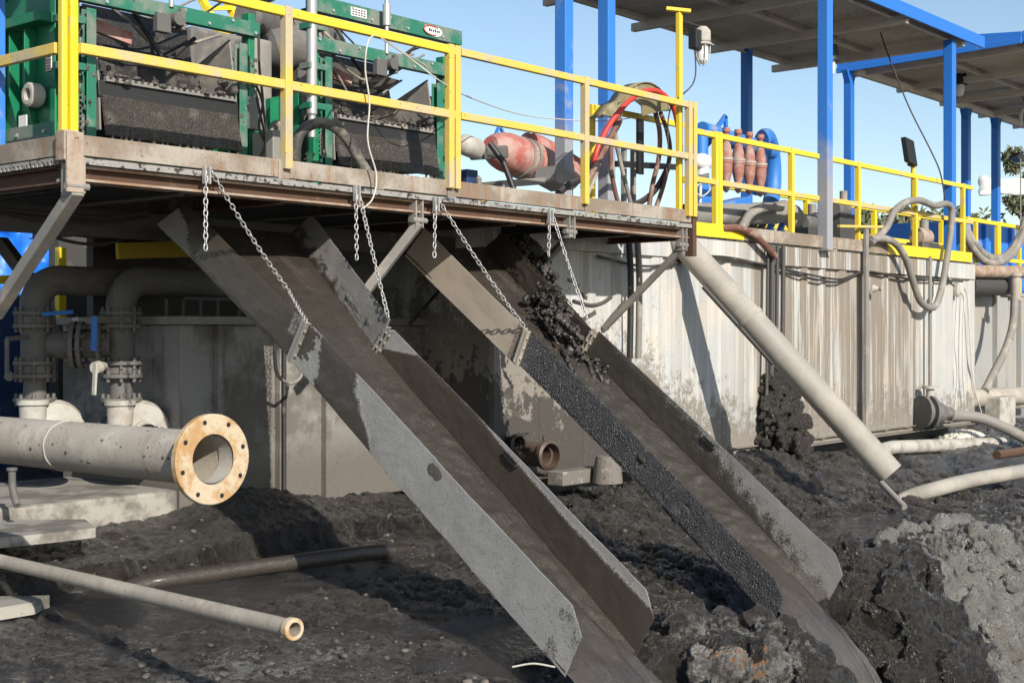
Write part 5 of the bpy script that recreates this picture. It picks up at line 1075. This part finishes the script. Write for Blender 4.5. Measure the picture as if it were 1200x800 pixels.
# vertical drain pipe with valve and hose at the foot
t = thing('drain_valve', 'rusty flanged drain valve at the foot of the tank with thin vertical pipe', 'valve', U(1092, 505, Y=YW-.25))
yv = YW-.22
mb = MB(); a, b = U(1090, 300, Y=yv+.1), U(1090, 462, Y=yv+.1); mb.tube([a, b], .03, 8); obj('stem_pipe', mb, M['steel'], t)
p = U(1090, 483, Y=yv); ax = V((.86,-.42,-.05)).normalized()
mb = MB(); mb.lathe([(0,-.08),(.25,-.08),(.25,-.03),(.19,-.02),(.19,.04),(.26,.05),(.26,.10),(.17,.12),(.19,.2),(.13,.34),(.09,.42),(.09,.5),(0,.5)], p - ax*.1, ax, 22); obj('valve_body', mb, M['cast'], t)
mb = MB(); mb.lathe([(0,0),(.09,0),(.09,.06),(.06,.08),(.06,.24),(.12,.24),(.12,.28),(0,.28)], p + V((0,0,.12)), (0,0,1), 14); obj('bonnet', mb, M['pale'], t)
hose('drain_hose', [(1112,487,yv-.1),(1128,487,yv-.2),(1150,490,yv-.4),(1175,500,yv-.65),(1206,516,yv-1.0)], .085, M['hose_grey'], 'ribbed grey hose leaving the rusty drain valve towards the right edge')
mb = MB(); a, b = U(1046, 524, Y=8.0), U(1174, 519, Y=8.0); mb.tube([a - V((.9,.0,.04)), a, b], .095, 16); tag(obj('lying_pipe', mb, M['pale_dirty']), 'pale pipe lying on the ground at the foot of the long tank', 'pipe')
mb = MB(); a, b = U(1168, 533, Z=.5), U(1215, 526, Z=.5); mb.tube([a, b], .06, 10); tag(obj('lying_pipe', mb, M['rust']), 'thin brown pipe half buried at right edge', 'pipe')
# gravel heap by the drain
mb = MB(); g0 = U(1128, 512, Y=8.5); rnd = random.Random(3)
mb.ball(g0 - V((0,0,.12)), .5, (1.35,.6,.42), 30, 16, lambda d: 1 + .25*fb(d.x*3, d.y*3, d.z*3))
for i in range(420):
    a_ = rnd.random()*6.28; r_ = rnd.random()**.6; q = g0 + V((math.cos(a_)*r_*.7, math.sin(a_)*r_*.32, -.12 + .42*.5*math.sqrt(max(0, 1-r_*r_*.98)))); s_ = rnd.uniform(.015,.04)
    mb.ball(q, s_, (1.2,.9,.8), 6, 4, lambda d: 1 + .3*rnd.random())
o = obj('gravel_heap', mb, M['gravel']); tag(o, 'small heap of pale gravel under the drain valve', 'gravel'); o['kind'] = 'stuff'
# pipes in the gap between the tanks
def pipe(name, pts, r, m, label, n=16, cap=True, fl=(), cat='pipe', grp=None):
    mb = MB(); mb.tube(pts, r, n, cap)
    for i, rr in fl:
        d = (V(pts[min(i+1, len(pts)-1)]) - V(pts[max(0, i-1)])).normalized(); mb.lathe([(0,-.03),(rr,-.03),(rr,.03),(0,.03)], pts[i], d, 18)
    return tag(obj(name, mb, m), label, cat, grp)
pipe('transfer_pipe', [U(1135, 318, Y=9.6), U(1215, 319, Y=9.6)], .12, M['rust_flange'], 'brown rusty pipe at the top of the gap beyond the long tank')
pipe('transfer_pipe', [U(1134, 335, Y=9.75), U(1180, 336, Y=9.75)], .17, M['steel_dark'], 'black capped pipe just below the brown rusty pipe')
pipe('transfer_pipe', [U(1132, 467, Y=9.3), U(1216, 463, Y=9.3)], .17, M['pipe'], 'fat pale pipe low in the gap beyond the long tank')
pipe('riser_pipe', [U(1190, 322, Y=9.45), U(1190, 350, Y=9.45)], .09, M['pipe'], 'short pale riser under the brown rusty pipe', fl=((0,.12),(1,.14)))
hose('riser_hose', [(1189,350,9.4),(1187,380,9.35),(1178,410,9.3),(1163,440,9.25),(1154,458,9.2)], .075, M['hose_grey'], 'grey hose bending down from the pale riser')
mb = MB(); mb.box((U(1134,470,Y=9.9).x, 9.7, .3), (33, 10.05, .56)); tag(obj('skid_beam', mb, M['steel']), 'grey skid beam under the rear tank', 'beam')
mb = MB(); mb.box((U(1166,500,Y=9.0).x, 8.9, .3), (U(1184,500,Y=9.0).x, 9.2, .92)); tag(obj('pipe_support', mb, M['pale_dirty'], bevel=.02), 'pale block supporting the fat pale pipe', 'support')
mb = MB(); q = U(1120, 340, Y=YW-.06); mb.box((q.x-.07, YW-.12, q.z-.1), (q.x+.07, YW-.03, q.z+.1)); tag(obj('junction_box', mb, M['pale_dirty'], bevel=.01), 'small pale junction box near the end of the long tank', 'box')
strands('dangling_wire', [spline([U(a, b, Y=YW-.08) for a, b in pts], 6) for pts in ([(1122,345),(1119,400),(1122,440),(1119,478)], [(1130,338),(1134,350),(1137,400),(1141,450),(1150,483)], [(1130,345),(1128,420),(1131,475)], [(1108,300),(1112,325),(1122,336)])], .012, M['cable_white'], 'thin pale wire dangling by the junction box at the tank end', 'wire', 'wires at the junction box')
# blue tank, canvas and trees beyond
t = thing('blue_tank', 'blue rectangular tank beyond the yellow railing at right end', 'tank', (38, 13.4, 1.0))
mb = MB(); mb.box((33.2, 13.2, 1.0), (46, 15.4, ZR(2.75))); obj('wall', mb, M['blue_muddy'], t, .02)
for x in (34.2, 36, 38): mb = MB(); mb.box((x-.1, 13.1, 1.0), (x+.1, 13.197, ZR(2.75))); obj('stiffener', mb, M['blue'], t, .01)
mb = MB(); p = U(1150, 300, Y=11.2); mb.lathe([(0,0),(.2,0),(.2,.15),(.12,.2),(.12,.5),(.2,.5),(.2,.55),(0,.55)], V((p.x, 11.2, 2.86)), (0,0,1), 16); mb.tube([V((p.x,11.2,3.05)), V((p.x+4,11.2,3.05))], .13, 12); tag(obj('blue_pump', mb, M['blue']), 'small blue pump among the yellow railings at right end', 'pump')
mb = MB(); rnd = random.Random(2)
vs = []; 
for i in range(13):
    for j in range(6): vs.append(U(1148 + i*8, 228, d=48) + V((0,0, 0 if j == 0 else j*.12 + .1*fb(i*.7, j*.5, 1) + (.12 if i == 1 and j == 5 else 0))) + V((.6,.8,0))*(.25*fb(i*.5, j*.8, 4)))
mb.add(vs, [(i*6+j, (i+1)*6+j, (i+1)*6+j+1, i*6+j+1) for i in range(12) for j in range(5)], True)
o = obj('canvas_screen', mb, M['canvas']); o.modifiers.new('th', 'SOLIDIFY').thickness = .05; tag(o, 'white canvas screen above the blue tank far at right', 'canvas')
def tree(label, u, v, d, w, zb, seed, nm='olive_tree'):
    rnd = random.Random(seed); top = U(u, v, d=d); base = V((top.x, top.y, zb)); t = thing(nm, label, 'tree', base, 'trees beyond the tanks')
    mb = MB(); H_ = top.z - zb
    mb.tube([base, base + V((.1,.05,H_*.3)), base + V((.0,.1,H_*.6))], .2, 8, True, lambda s: .22*(1-.6*s))
    for k in range(5):
        a_ = k*1.26 + seed; mb.tube([base + V((.05,.05,H_*.35)), base + V((math.cos(a_)*w*.25, math.sin(a_)*w*.25, H_*.6)), base + V((math.cos(a_)*w*.4, math.sin(a_)*w*.4, H_*.8))], .08, 6, True, lambda s: .1*(1-.8*s))
    obj('trunk', mb, M['bark'], t)
    mb = MB(); cl = [(rnd.gauss(0, .3), rnd.gauss(0, .3), rnd.uniform(.3, .9), rnd.uniform(.14, .27)) for _ in range(38)]
    for (cx, cy, cz, cr) in cl:
        for _ in range(300):
            dd = V((rnd.gauss(0,1), rnd.gauss(0,1), rnd.gauss(0,.8))); dd = dd.normalized()*(rnd.random()**.5)*cr*w
            c_ = base + V((cx*w, cy*w, cz*H_)) + dd; c_.z = max(zb+.2, c_.z)
            e = V((rnd.gauss(0,1), rnd.gauss(0,1), rnd.gauss(0,1))).normalized(); g = e.cross(V((rnd.random(), rnd.random(), rnd.random()))).normalized(); s_ = rnd.uniform(.07,.18)*(w/5)**.5
            mb.add([c_ - e*s_*1.7, c_ + g*s_*.6, c_ + e*s_*1.7, c_ - g*s_*.6], [(0,1,2,3)])
    obj('crown', mb, M['leaf'], t)
for i, (u, v, d, w, lab) in enumerate(((935,243,60,5,'grey-green bush seen past the foot of the mud-grey column'),(985,256,66,5,'low grey-green tree behind the mixer motor'),(1030,243,62,6,'broad grey-green tree behind the yellow railing near the coiled hose'),(1080,246,60,5,'grey-green tree behind the flood light pole'),(1110,250,64,5,'grey-green tree just behind the blue corner column'),(1238,140,75,3.4,'tall tree at right edge above the white canvas'))):
    tree(lab, u, v, d, w, 0, i+1)

# ---------------------------------------------------------------- big grey tube strut
a, b = U(806, 292, Y=8.50), U(1040, 551, d=14.85)
ax = (b-a).normalized(); t = thing('discharge_tube', 'long grey steel tube leaning from the deck end down to the mud', 'pipe', b)
mb = MB(); ln = (b-a).length; mb.lathe([(.0,0),(.15,0),(.152,ln*.3),(.15,ln+.3),(.138,ln+.3),(.135,ln-.3),(0,ln-.3)], a - ax*.25, ax, 32); obj('tube', mb, M['tube_grey'], t)
mb = MB(); mb.lathe([(.15,-.02),(.165,-.02),(.165,.03),(.15,.03)], a + ax*ln*.32, ax, 32); obj('weld_band', mb, M['tube_grey'], t)
mb = MB(); mb.tube([a + ax*.35 + V((-.1,0,-.17)), a + ax*1.5 + V((-.07,0,-.18))], .03, 8); obj('side_lug', mb, M['steel_dark'], t)
mb = MB(); mb.tube([U(1033, 566, d=14.75), U(1060, 594, d=14.3)], .035, 8); tag(obj('steel_bar', mb, M['steel']), 'short grey bar stuck in the mud below the leaning tube', 'bar')
# hoses standing against the long tank
for k, (u, lab) in enumerate(((738, 'dark hose hanging down the tank wall nearest the mud heap'), (748, 'dark hose hanging down the tank wall next to the corner brace'))):
    mb = MB(); p0 = U(u-1, 283, Y=8.45); mb.tube(spline([p0, U(u+1, 320, Y=8.48), U(u+1, 360, Y=8.5), U(u, 420, Y=8.52)], 8), .035, 8); tag(obj('wall_hose', mb, M['hose_grey' if k else 'rubber']), lab, 'hose')
strands('wall_pipe', [[U(u, 288, Y=YW-.12), U(u-1, 400, Y=YW-.12), U(u-2, 520, Y=YW-.12)] for u in (905, 911, 918, 900)], (.035, .025, .03, .02), M['steel_dark'], 'dark thin pipe in the bundle running down the pale tank wall to a mud lump', 'pipe', 'thin pipes on the tank wall', 8)
tag(mud_pile('mud_lump', [U(908, 440, Y=YW-.1), U(912, 480, Y=YW-.16), U(920, 515, Y=YW-.22), U(925, 545, Y=YW-.25)], lambda s: .14 + .34*s**.7, 520, .03, .10, M['mud'], 8, .014), 'lump of dark mud caked on the wall at the foot of the thin pipes', 'mud heap')
mb = MB(); mb.tube(spline([U(672,353,Y=8.4), U(692,358,Y=8.4), U(706,355,Y=8.4), U(716,348,Y=8.4)], 6), .022, 8); tag(obj('bent_rod', mb, M['steel_dark']), 'short bent rod on the tank wall behind the darker chain', 'rod')

# ---------------------------------------------------------------- valves, pumps and pipes under the deck
def flange_at(mb, c, ax, r, th=.03, nb=8):
    mb.lathe([(0,-th/2),(r,-th/2),(r,th/2),(0,th/2)], c, ax, 22)
    a = V(ax).normalized(); up = V((0,0,1)) if abs(a.z) < .9 else V((1,0,0)); e = a.cross(up).normalized(); g = a.cross(e)
    for k in range(nb):
        q = V(c) + (e*math.cos(2*math.pi*k/nb+.2) + g*math.sin(2*math.pi*k/nb+.2))*r*.84; mb.lathe([(0,-.05),(.016,-.05),(.016,.05),(0,.05)], q, a, 6)
def stack(label, u, Y, out_to, handle):
    x = U(u, 420, Y=Y).x; zz = lambda v: U(u, v, Y=Y).z; t = thing('pump_stack', label, 'pump', (x, Y, .6), 'pump stacks under the deck')
    up = (0,0,1)
    mb = MB(); mb.lathe([(0,zz(472)),(.10,zz(472)),(.09,zz(446)),(.115,zz(440)),(.115,zz(372)),(.11,zz(372)),(0,zz(372))], (x, Y, 0), up, 24); obj('riser', mb, M['cast'], t)
    for v in (468, 440, 425, 382, 367):
        mb = MB(); flange_at(mb, (x, Y, zz(v)), up, .175); obj('flange', mb, M['cast'], t)
    mb = MB(); mb.lathe([(.12,zz(439)),(.135,zz(437)),(.135,zz(428)),(.12,zz(426))], (x, Y, 0), up, 20); obj('valve_body', mb, M['cast'], t); mb = MB(); mb.lathe([(.12,zz(381)),(.14,zz(379)),(.14,zz(370)),(.12,zz(368))], (x, Y, 0), up, 20); obj('valve_body', mb, M['cast'], t)
    # elbow over the top
    R_ = .22; z0 = zz(367); pts = [V((x, Y, z0))] + [V((x + R_*(1-math.cos(k*math.pi/16)), Y, z0 + .06 + R_*math.sin(k*math.pi/16))) for k in range(9)] + [V((out_to, Y+.02, z0+.06+R_))]
    mb = MB(); mb.tube(pts, .125, 20); obj('elbow_pipe', mb, M['cast'], t)
    # pump casing: snail with hub, mouth towards the viewer
    c = V((x+.10, Y-.12, zz(508))); mb = MB(); mb.lathe([(.0,-.10),(.10,-.13),(.12,-.13),(.12,-.10),(.17,-.07),(.255,-.06),(.285,0),(.27,.10),(.2,.14),(0,.14)], c, (.15,1,0), 28); mb.lathe([(0,0),(.10,0),(.11,.3),(.13,.3),(.13,.34),(0,.34)], c + V((-.19,0,-.05)), up, 18); obj('casing', mb, M['pale'], t)
    mb = MB(); mb.lathe([(.09,-.02),(.09,.0),(0,.0)], c + V((-.02,-.14,0)), (.15,1,0), 18); obj('mouth', mb, M['black'], t)
    mb = MB(); mb.lathe([(0,.12),(.14,.12),(.15,.5),(0,.5)], c, (.15,1,0), 20); obj('motor', mb, M['cast'], t)
    if handle:
        p = U(116, 428, Y=Y-.2); mb = MB(); mb.bar(p + V((-.05,-.03,.02)), p + V((-.06,-.02,-.24)), .02, .045, (0,1,0)); mb.lathe([(0,0),(.05,0),(.055,.05),(.03,.14),(0,.18)], p + V((-.05,-.02,-.02)), (.9,.4,.1), 12); obj('lever', mb, M['pale'], t, .004)
        p = U(111, 385, Y=Y-.2); mb = MB(); mb.bar(p + V((0,0,.10)), p + V((-.01,0,-.18)), .025, .055, (0,1,0)); obj('blue_lever', mb, M['blue'], t, .004)
        mb = MB(); mb.box((x-.26, Y-.05, zz(379)), (x-.13, Y+.05, zz(370))); obj('gear_head', mb, M['cast'], t, .008)
    else:
        p = U(8, 400, Y=Y-.15); mb = MB(); mb.bar(p + V((0,0,.02)), p + V((0,0,-.27)), .02, .035, (0,1,0)); mb.bar(p + V((0,0,.02)), p + V((.28,.1,.04)), .02, .035); mb.ball(p + V((.02,0,-.28)), .04); obj('lever', mb, M['cast'], t)
        p = U(50, 368, Y=Y-.2); mb = MB(); mb.bar(p, p + V((.27,.0,.02)), .04, .035); obj('blue_lever', mb, M['blue'], t, .004)
    return x
xa_ = stack('flanged valve stack with horizontal lever on a pale pump, left of the pair', 41, 10.35, U(150, 345, Y=10.35).x, False)
xb_ = stack('flanged valve stack with long white lever on a pale pump casing near the tank', 142, 9.95, U(262, 350, Y=9.95).x, True)
mb = MB(); a, b = V((xa_+.1, 10.33, U(60,404,Y=10.35).z)), V((xb_-.08, 9.97, U(130,404,Y=9.95).z)); mb.tube([a, b], .115, 20)
m_ = a.lerp(b, .42); d_ = (b-a).normalized(); flange_at(mb, m_, d_, .2, .035, 10); flange_at(mb, m_ + d_*.06, d_, .2, .035, 10); flange_at(mb, m_ + d_*.22, d_, .19, .03, 10)
tag(obj('link_pipe', mb, M['cast']), 'flanged grey pipe joining the two valve stacks under the deck', 'pipe')
mb = MB(); a, b = U(137, 294, Y=10.7), U(222, 292, Y=10.7); mb.bar(a, b, .05, .15); tag(obj('yellow_beam', mb, M['yellow'], bevel=.006), 'yellow beam in the shade under the deck behind the near chute', 'beam')
t = thing('blue_cover', 'bright blue tarpaulin cover seen through the gap under the deck', 'cover', (9.3, 15.5, 0))
mb = MB(); vs = []
for i in range(24):
    for j in range(12):
        p = U(-60 + i*6.6, 262 + j*8, d=18.5); vs.append(p + V((.6,.8,0))*(.25*fb(i*.25, j*.3, 2) - j*.02))
mb.add(vs, [(i*12+j, i*12+j+1, (i+1)*12+j+1, (i+1)*12+j) for i in range(23) for j in range(11)], True); o = obj('sheet', mb, M['blue_bright'], t); o.modifiers.new('th', 'SOLIDIFY').thickness = .04
t = thing('scaffold', 'yellow steel scaffold in front of the blue cover under the deck', 'scaffold', (8.0, 13, 0))
mb = MB(); mb.bar(U(-30, 329, Y=13.2), U(75, 325, Y=13.2), .09, .09); obj('crossbar', mb, M['yellow_new'], t)
mb = MB(); mb.bar(U(71, 290, Y=13.2), U(71, 372, Y=13.2), .085, .085, (0,1,0)); obj('upright', mb, M['yellow_new'], t)
mb = MB(); mb.bar(U(0, 282, Y=10.9), U(42, 338, Y=10.6), .13, .09); obj('diagonal', mb, M['steel_dark'], t)
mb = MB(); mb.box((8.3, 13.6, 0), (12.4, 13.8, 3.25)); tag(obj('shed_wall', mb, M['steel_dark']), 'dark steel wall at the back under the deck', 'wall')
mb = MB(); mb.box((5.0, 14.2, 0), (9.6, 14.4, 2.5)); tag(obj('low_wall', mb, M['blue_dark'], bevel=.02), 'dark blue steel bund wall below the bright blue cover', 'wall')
rnd = random.Random(9)
strands('slung_cable', [spline([U(u, 247 + 3*k + (7 + 5*k)*math.sin((u-20)/170*math.pi) + rnd.uniform(-2,2), Y=9.0 + .08*k) for u in (-10, 40, 90, 130, 175)], 8) for k in range(5)], .014, M['cable'], 'black cable in the bundle sagging under the left end of the deck', 'cable', 'cables slung under the deck')
mb = MB(); p = U(98, 372, Y=10.9); mb.tube([U(88, 372, Y=10.6), U(96, 395, Y=10.6)], .03, 8); tag(obj('white_bottle', mb, M['white']), 'small white object wedged between the valve stacks', 'bottle')
mb = MB(); mb.box((3.6, 9.55, .25), (6.95, 11.2, .76)); 
o = obj('pump_plinth', mb, M['concrete'], bevel=.03); tag(o, 'dusty concrete plinth under the pump stacks', 'plinth')
# conduit and hanging hose on the left tank
mb = MB(); mb.tube([U(333, 395, Y=9.5), U(333, 592, Y=9.5)], .02, 8); tag(obj('wall_conduit', mb, M['cable']), 'dark conduit running down the sunlit wall of the set-back tank', 'conduit')
mb = MB(); mb.tube(spline([U(322,385,Y=9.2), U(322,420,Y=9.2), U(326,440,Y=9.2), U(340,449,Y=9.2), U(352,442,Y=9.2), U(356,425,Y=9.2)], 8), .016, 8); tag(obj('hanging_hose', mb, M['hose_grey']), 'thin hose hanging in a loop below the near chute joint', 'hose')
mb = lump([U(545, 300, Y=9.45), U(540, 380, Y=9.45), U(535, 440, Y=9.42), U(560, 480, Y=9.4)], .1, 5, .10, 24, 60, 5, lambda s: .06 + .16*math.sin(s*2.6)); tag(obj('mud_curtain', mb, M['black_mud']), 'black wet mud run down the wall between the two chutes', 'mud heap')
mb = MB(); mb.tube([U(480, 380, Y=9.3), U(515, 340, Y=9.3)], .016, 6); tag(obj('wall_rod', mb, M['cable']), 'thin dark rod slanting across the shaded wall between the chutes', 'rod')
mb = MB(); x0 = U(568,0,Y=8.9).x; mb.box((x0, 8.82, .4), (x0+.03, 8.9, 1.9)); mb.box((x0+.02, 8.86, .4), (x0+.7, 8.9, 1.95)); tag(obj('hatch_plate', mb, M['rust_flange']), 'brown mud-coated plate standing at the left end of the long tank', 'plate')
# drain mouth and white bollard pipe at the wall foot
t = thing('drain_mouth', 'rusty round drain mouth low on the wall between the chutes', 'drain', U(632, 550, Y=8.3))
c = U(638, 533, Y=8.35); mb = MB(); mb.lathe([(.09,.0),(.125,0),(.145,-.02),(.145,-.07),(.12,-.09),(.12,.35),(.0,.35)], c, (.12,1,0), 26); mb.lathe([(.09,0),(.085,.25),(0,.25)], c, (.12,1,0), 26); obj('ring', mb, M['steel_rust'], t)
mb = MB(); mb.lathe([(0,0),(.02,0),(.02,.06),(0,.06)], c + V((0,0,.13)), (0,0,1), 8); obj('lug', mb, M['steel_rust'], t)
c = U(604, 520, Y=8.6); mb = MB(); mb.lathe([(.07,.0),(.10,0),(.11,-.05),(.08,-.06),(.08,.25),(0,.25)], c, (.1,1,0), 22); mb.bar(c + V((-.12,-.08,.09)), c + V((.12,-.06,.1)), .03, .02); tag(obj('drain_stub', mb, M['black_mud']), 'black muddy pipe stub beside the rusty drain mouth', 'drain')
mb = MB(); p = U(712, 563, Y=8.15); mb.lathe([(0,0),(.155,0),(.145,.10),(.13,.22),(.115,.27),(0,.275)], V((p.x, 8.15, p.z-.02)), (0,0,1), 24); tag(obj('white_bollard', mb, M['white_muddy']), 'white mud-spattered stub post beside the farther chute', 'post')
mb = MB(); mb.box((U(655,540,Y=8.35).x, 8.3, .56), (U(708,540,Y=8.35).x, 8.5, .70)); tag(obj('foot_beam', mb, M['white_muddy'], bevel=.01), 'pale muddy beam low between the drain mouth and the white stub', 'beam')

# ---------------------------------------------------------------- pipes lying and reaching over the mud on the left
dF = 6.9; c = U(250, 538, d=dF); axp = V((.0,1,-.004)).normalized()
t = thing('flanged_pipe', 'big beige pipe with a rusty orange bolt flange pointing at the pit', 'pipe', c - V((0,0,.3)))
mb = MB(); mb.lathe([(.128,.02),(.140,.02),(.140,9),(.0,9)], c, axp, 40); mb.lathe([(.128,.02),(.125,1.6),(0,1.6)], c, axp, 40); obj('pipe_body', mb, M['pipe'], t)
for k_ in (.055, 1.35):
    mb = MB(); mb.tube([c + axp*(k_ + .004*math.sin(a*2.7)) + V((math.cos(a), 0, math.sin(a)))*(.1405 + .0015*math.sin(a*9)) for a in [q*math.pi/36 for q in range(73)]], .006, 6); obj('weld_bead', mb, M['pipe'], t)
mb = MB(); rnd = random.Random(4)
for k in range(90):
    a = rnd.uniform(-.5, 3.6); q = c + axp*(.1 + 3.2*rnd.random()**1.5) + V((math.cos(a), 0, math.sin(a)))*.1395; mb.ball(q, rnd.uniform(.003,.010), (1,1.6,1), 6, 5)
o_ = obj('mud_spots', mb, M['lip'], t); o_['kind'] = 'stuff'
mb = MB(); mb.lathe([(.128,0),(.226,0),(.23,.004),(.23,.036),(.226,.04),(.142,.04)], c, axp, 48)
fl = obj('flange', mb, M['flange'], t); ROOTLOC[fl] = ROOTLOC[t]
mb = MB()
for k in range(8):
    a_ = 2*math.pi*(k+.35)/8; q = c + V((math.cos(a_)*.195, -.0015, math.sin(a_)*.195)); mb.lathe([(0,0),(.0125,0),(.0125,.001),(0,.001)], q, axp, 12)
obj('bolt_holes', mb, M['black'], fl)
mb = MB(); mb.lathe([(.128,.0),(.128,.10),(.122,.10),(.122,.0)], c + axp*.012, axp, 40); obj('lining', mb, M['pale'], t)
e = U(345, 737, d=6.46); l = U(-4, 656, d=8.95); ax_ = (l-e).normalized()
t = thing('thin_pipe', 'thin dusty pipe with a collar at its open end pointing at the pit', 'pipe', e - V((0,0,.1)))
mb = MB(); mb.lathe([(.034,0),(.044,0),(.044,9),(0,9)], e, ax_, 22); mb.lathe([(.034,0),(.034,.4),(0,.4)], e, ax_, 22); obj('pipe_body', mb, M['pipe'], t)
mb = MB(); mb.lathe([(.034,-.004),(.050,-.004),(.054,.0),(.054,.035),(.046,.045)], e, ax_, 24); obj('collar', mb, M['flange'], t)
pts = [U(120, 700, Z=.16), U(170, 684, Z=.27), U(240, 673, Z=.30), U(340, 659, Z=.32), U(430, 648, Z=.34), U(480, 645, Z=.22)]
mb = MB(); mb.tube(spline(pts, 12), .062, 16); tag(obj('buried_hose', mb, M['sludge']), 'mud-coated hose lying across the wet pool below the big pipe', 'hose')
at = bpy.data.objects['buried_hose'].data.attributes.new('mud', 'FLOAT', 'POINT'); at.data.foreach_set('value', np.full(len(bpy.data.objects['buried_hose'].data.vertices), .8, np.float32))
pts = [U(700, 628, Y=7.7), U(760, 629, Y=7.5), U(830, 630, Y=7.2)]; mb = MB(); mb.tube(pts, .05, 12); tag(obj('blue_black_pipe', mb, M['rubber']), 'dark blue-black pipe lying between the chutes', 'pipe')
mb = MB(); mb.poly([U(-40, 634, Z=.68), U(80, 622, Z=.68), U(112, 618, Z=.68), U(100, 608, Z=.68), U(-40, 610, Z=.68)][::-1], (0,0,-.07)); tag(obj('flat_plank', mb, M['concrete']), 'pale flat plank lying on the mud below the big pipe', 'plank')
mb = MB(); mb.poly([U(-40, 718, Z=.35), U(40, 705, Z=.35), U(58, 697, Z=.35), U(-40, 699, Z=.35)][::-1], (0,0,-.08)); tag(obj('flat_plank', mb, M['concrete']), 'pale plank end by the thin pipe at left edge', 'plank')
mb = MB(); mb.tube(spline([U(14,552,Y=9.2), U(15,572,Y=9.2), U(20,592,Y=9.1)], 6), .028, 8); mb.lathe([(0,0),(.04,0),(.04,.02),(0,.02)], U(14,551,Y=9.2), (0,0,1), 10); tag(obj('bent_peg', mb, M['cast']), 'short bent peg standing below the big pipe at left edge', 'peg')
hose('mud_pipe', [(u, v, U(u, v, Z=z).y) for u, v, z in ((1038,602,.06),(1062,584,.22),(1100,572,.34),(1140,562,.38),(1175,556,.40),(1215,549,.42))], .085, M['tube_grey'], 'grey pipe half sunk in the mud at right, running to the edge', cat='pipe', n=16)
t_ = U(640, 782, Y=4.75); mb = MB(); mb.tube(spline([U(600,781,Y=4.8), U(625,777,Y=4.75), U(650,781,Y=4.7)], 5), .006, 5); tag(obj('dry_stick', mb, M['pale']), 'pale thin stick lying under the lip of the nearer chute', 'stick')

# ---------------------------------------------------------------- sky, sun, camera
LD_ = V((.40, 1.0, -.55)).normalized()
w = bpy.data.worlds.new('World'); bpy.context.scene.world = w; w.use_nodes = True
nt = w.node_tree; bg = nt.nodes['Background']; sky = nt.nodes.new('ShaderNodeTexSky'); sky.sky_type = 'NISHITA'; sky.sun_disc = False
sky.sun_elevation = math.asin(-LD_.z); sky.sun_rotation = math.atan2(-LD_.x, -LD_.y); sky.altitude = 100; sky.air_density = 1.0; sky.dust_density = .5; sky.ozone_density = 1.2
nt.links.new(sky.outputs[0], bg.inputs[0]); bg.inputs[1].default_value = SKY
sun = bpy.data.lights.new('sun', 'SUN'); sun.energy = SUN; sun.angle = R(.53); sun.color = (1, .95, .86)
so = bpy.data.objects.new('sun', sun); C.objects.link(so); so.rotation_euler = LD_.to_track_quat('-Z', 'Y').to_euler(); so.location = (0, -10, 20)
cam = bpy.data.cameras.new('camera'); co = bpy.data.objects.new('camera', cam); C.objects.link(co)
cam.sensor_fit = 'HORIZONTAL'; cam.sensor_width = 36; cam.lens = 36*F_PX/1200; cam.shift_y = -13/1200; cam.clip_end = 3000; cam.clip_start = .05
co.location = (0, 0, CAMH); co.rotation_euler = V((FX, FY, 0)).to_track_quat('-Z', 'Y').to_euler()
sc = bpy.context.scene; sc.camera = co
sc.view_settings.view_transform = 'Standard'; sc.view_settings.look = 'None'; sc.view_settings.exposure = EXPO; sc.view_settings.gamma = 1
sc.cycles.max_bounces = 6; sc.cycles.diffuse_bounces = 3; sc.cycles.use_denoising = True
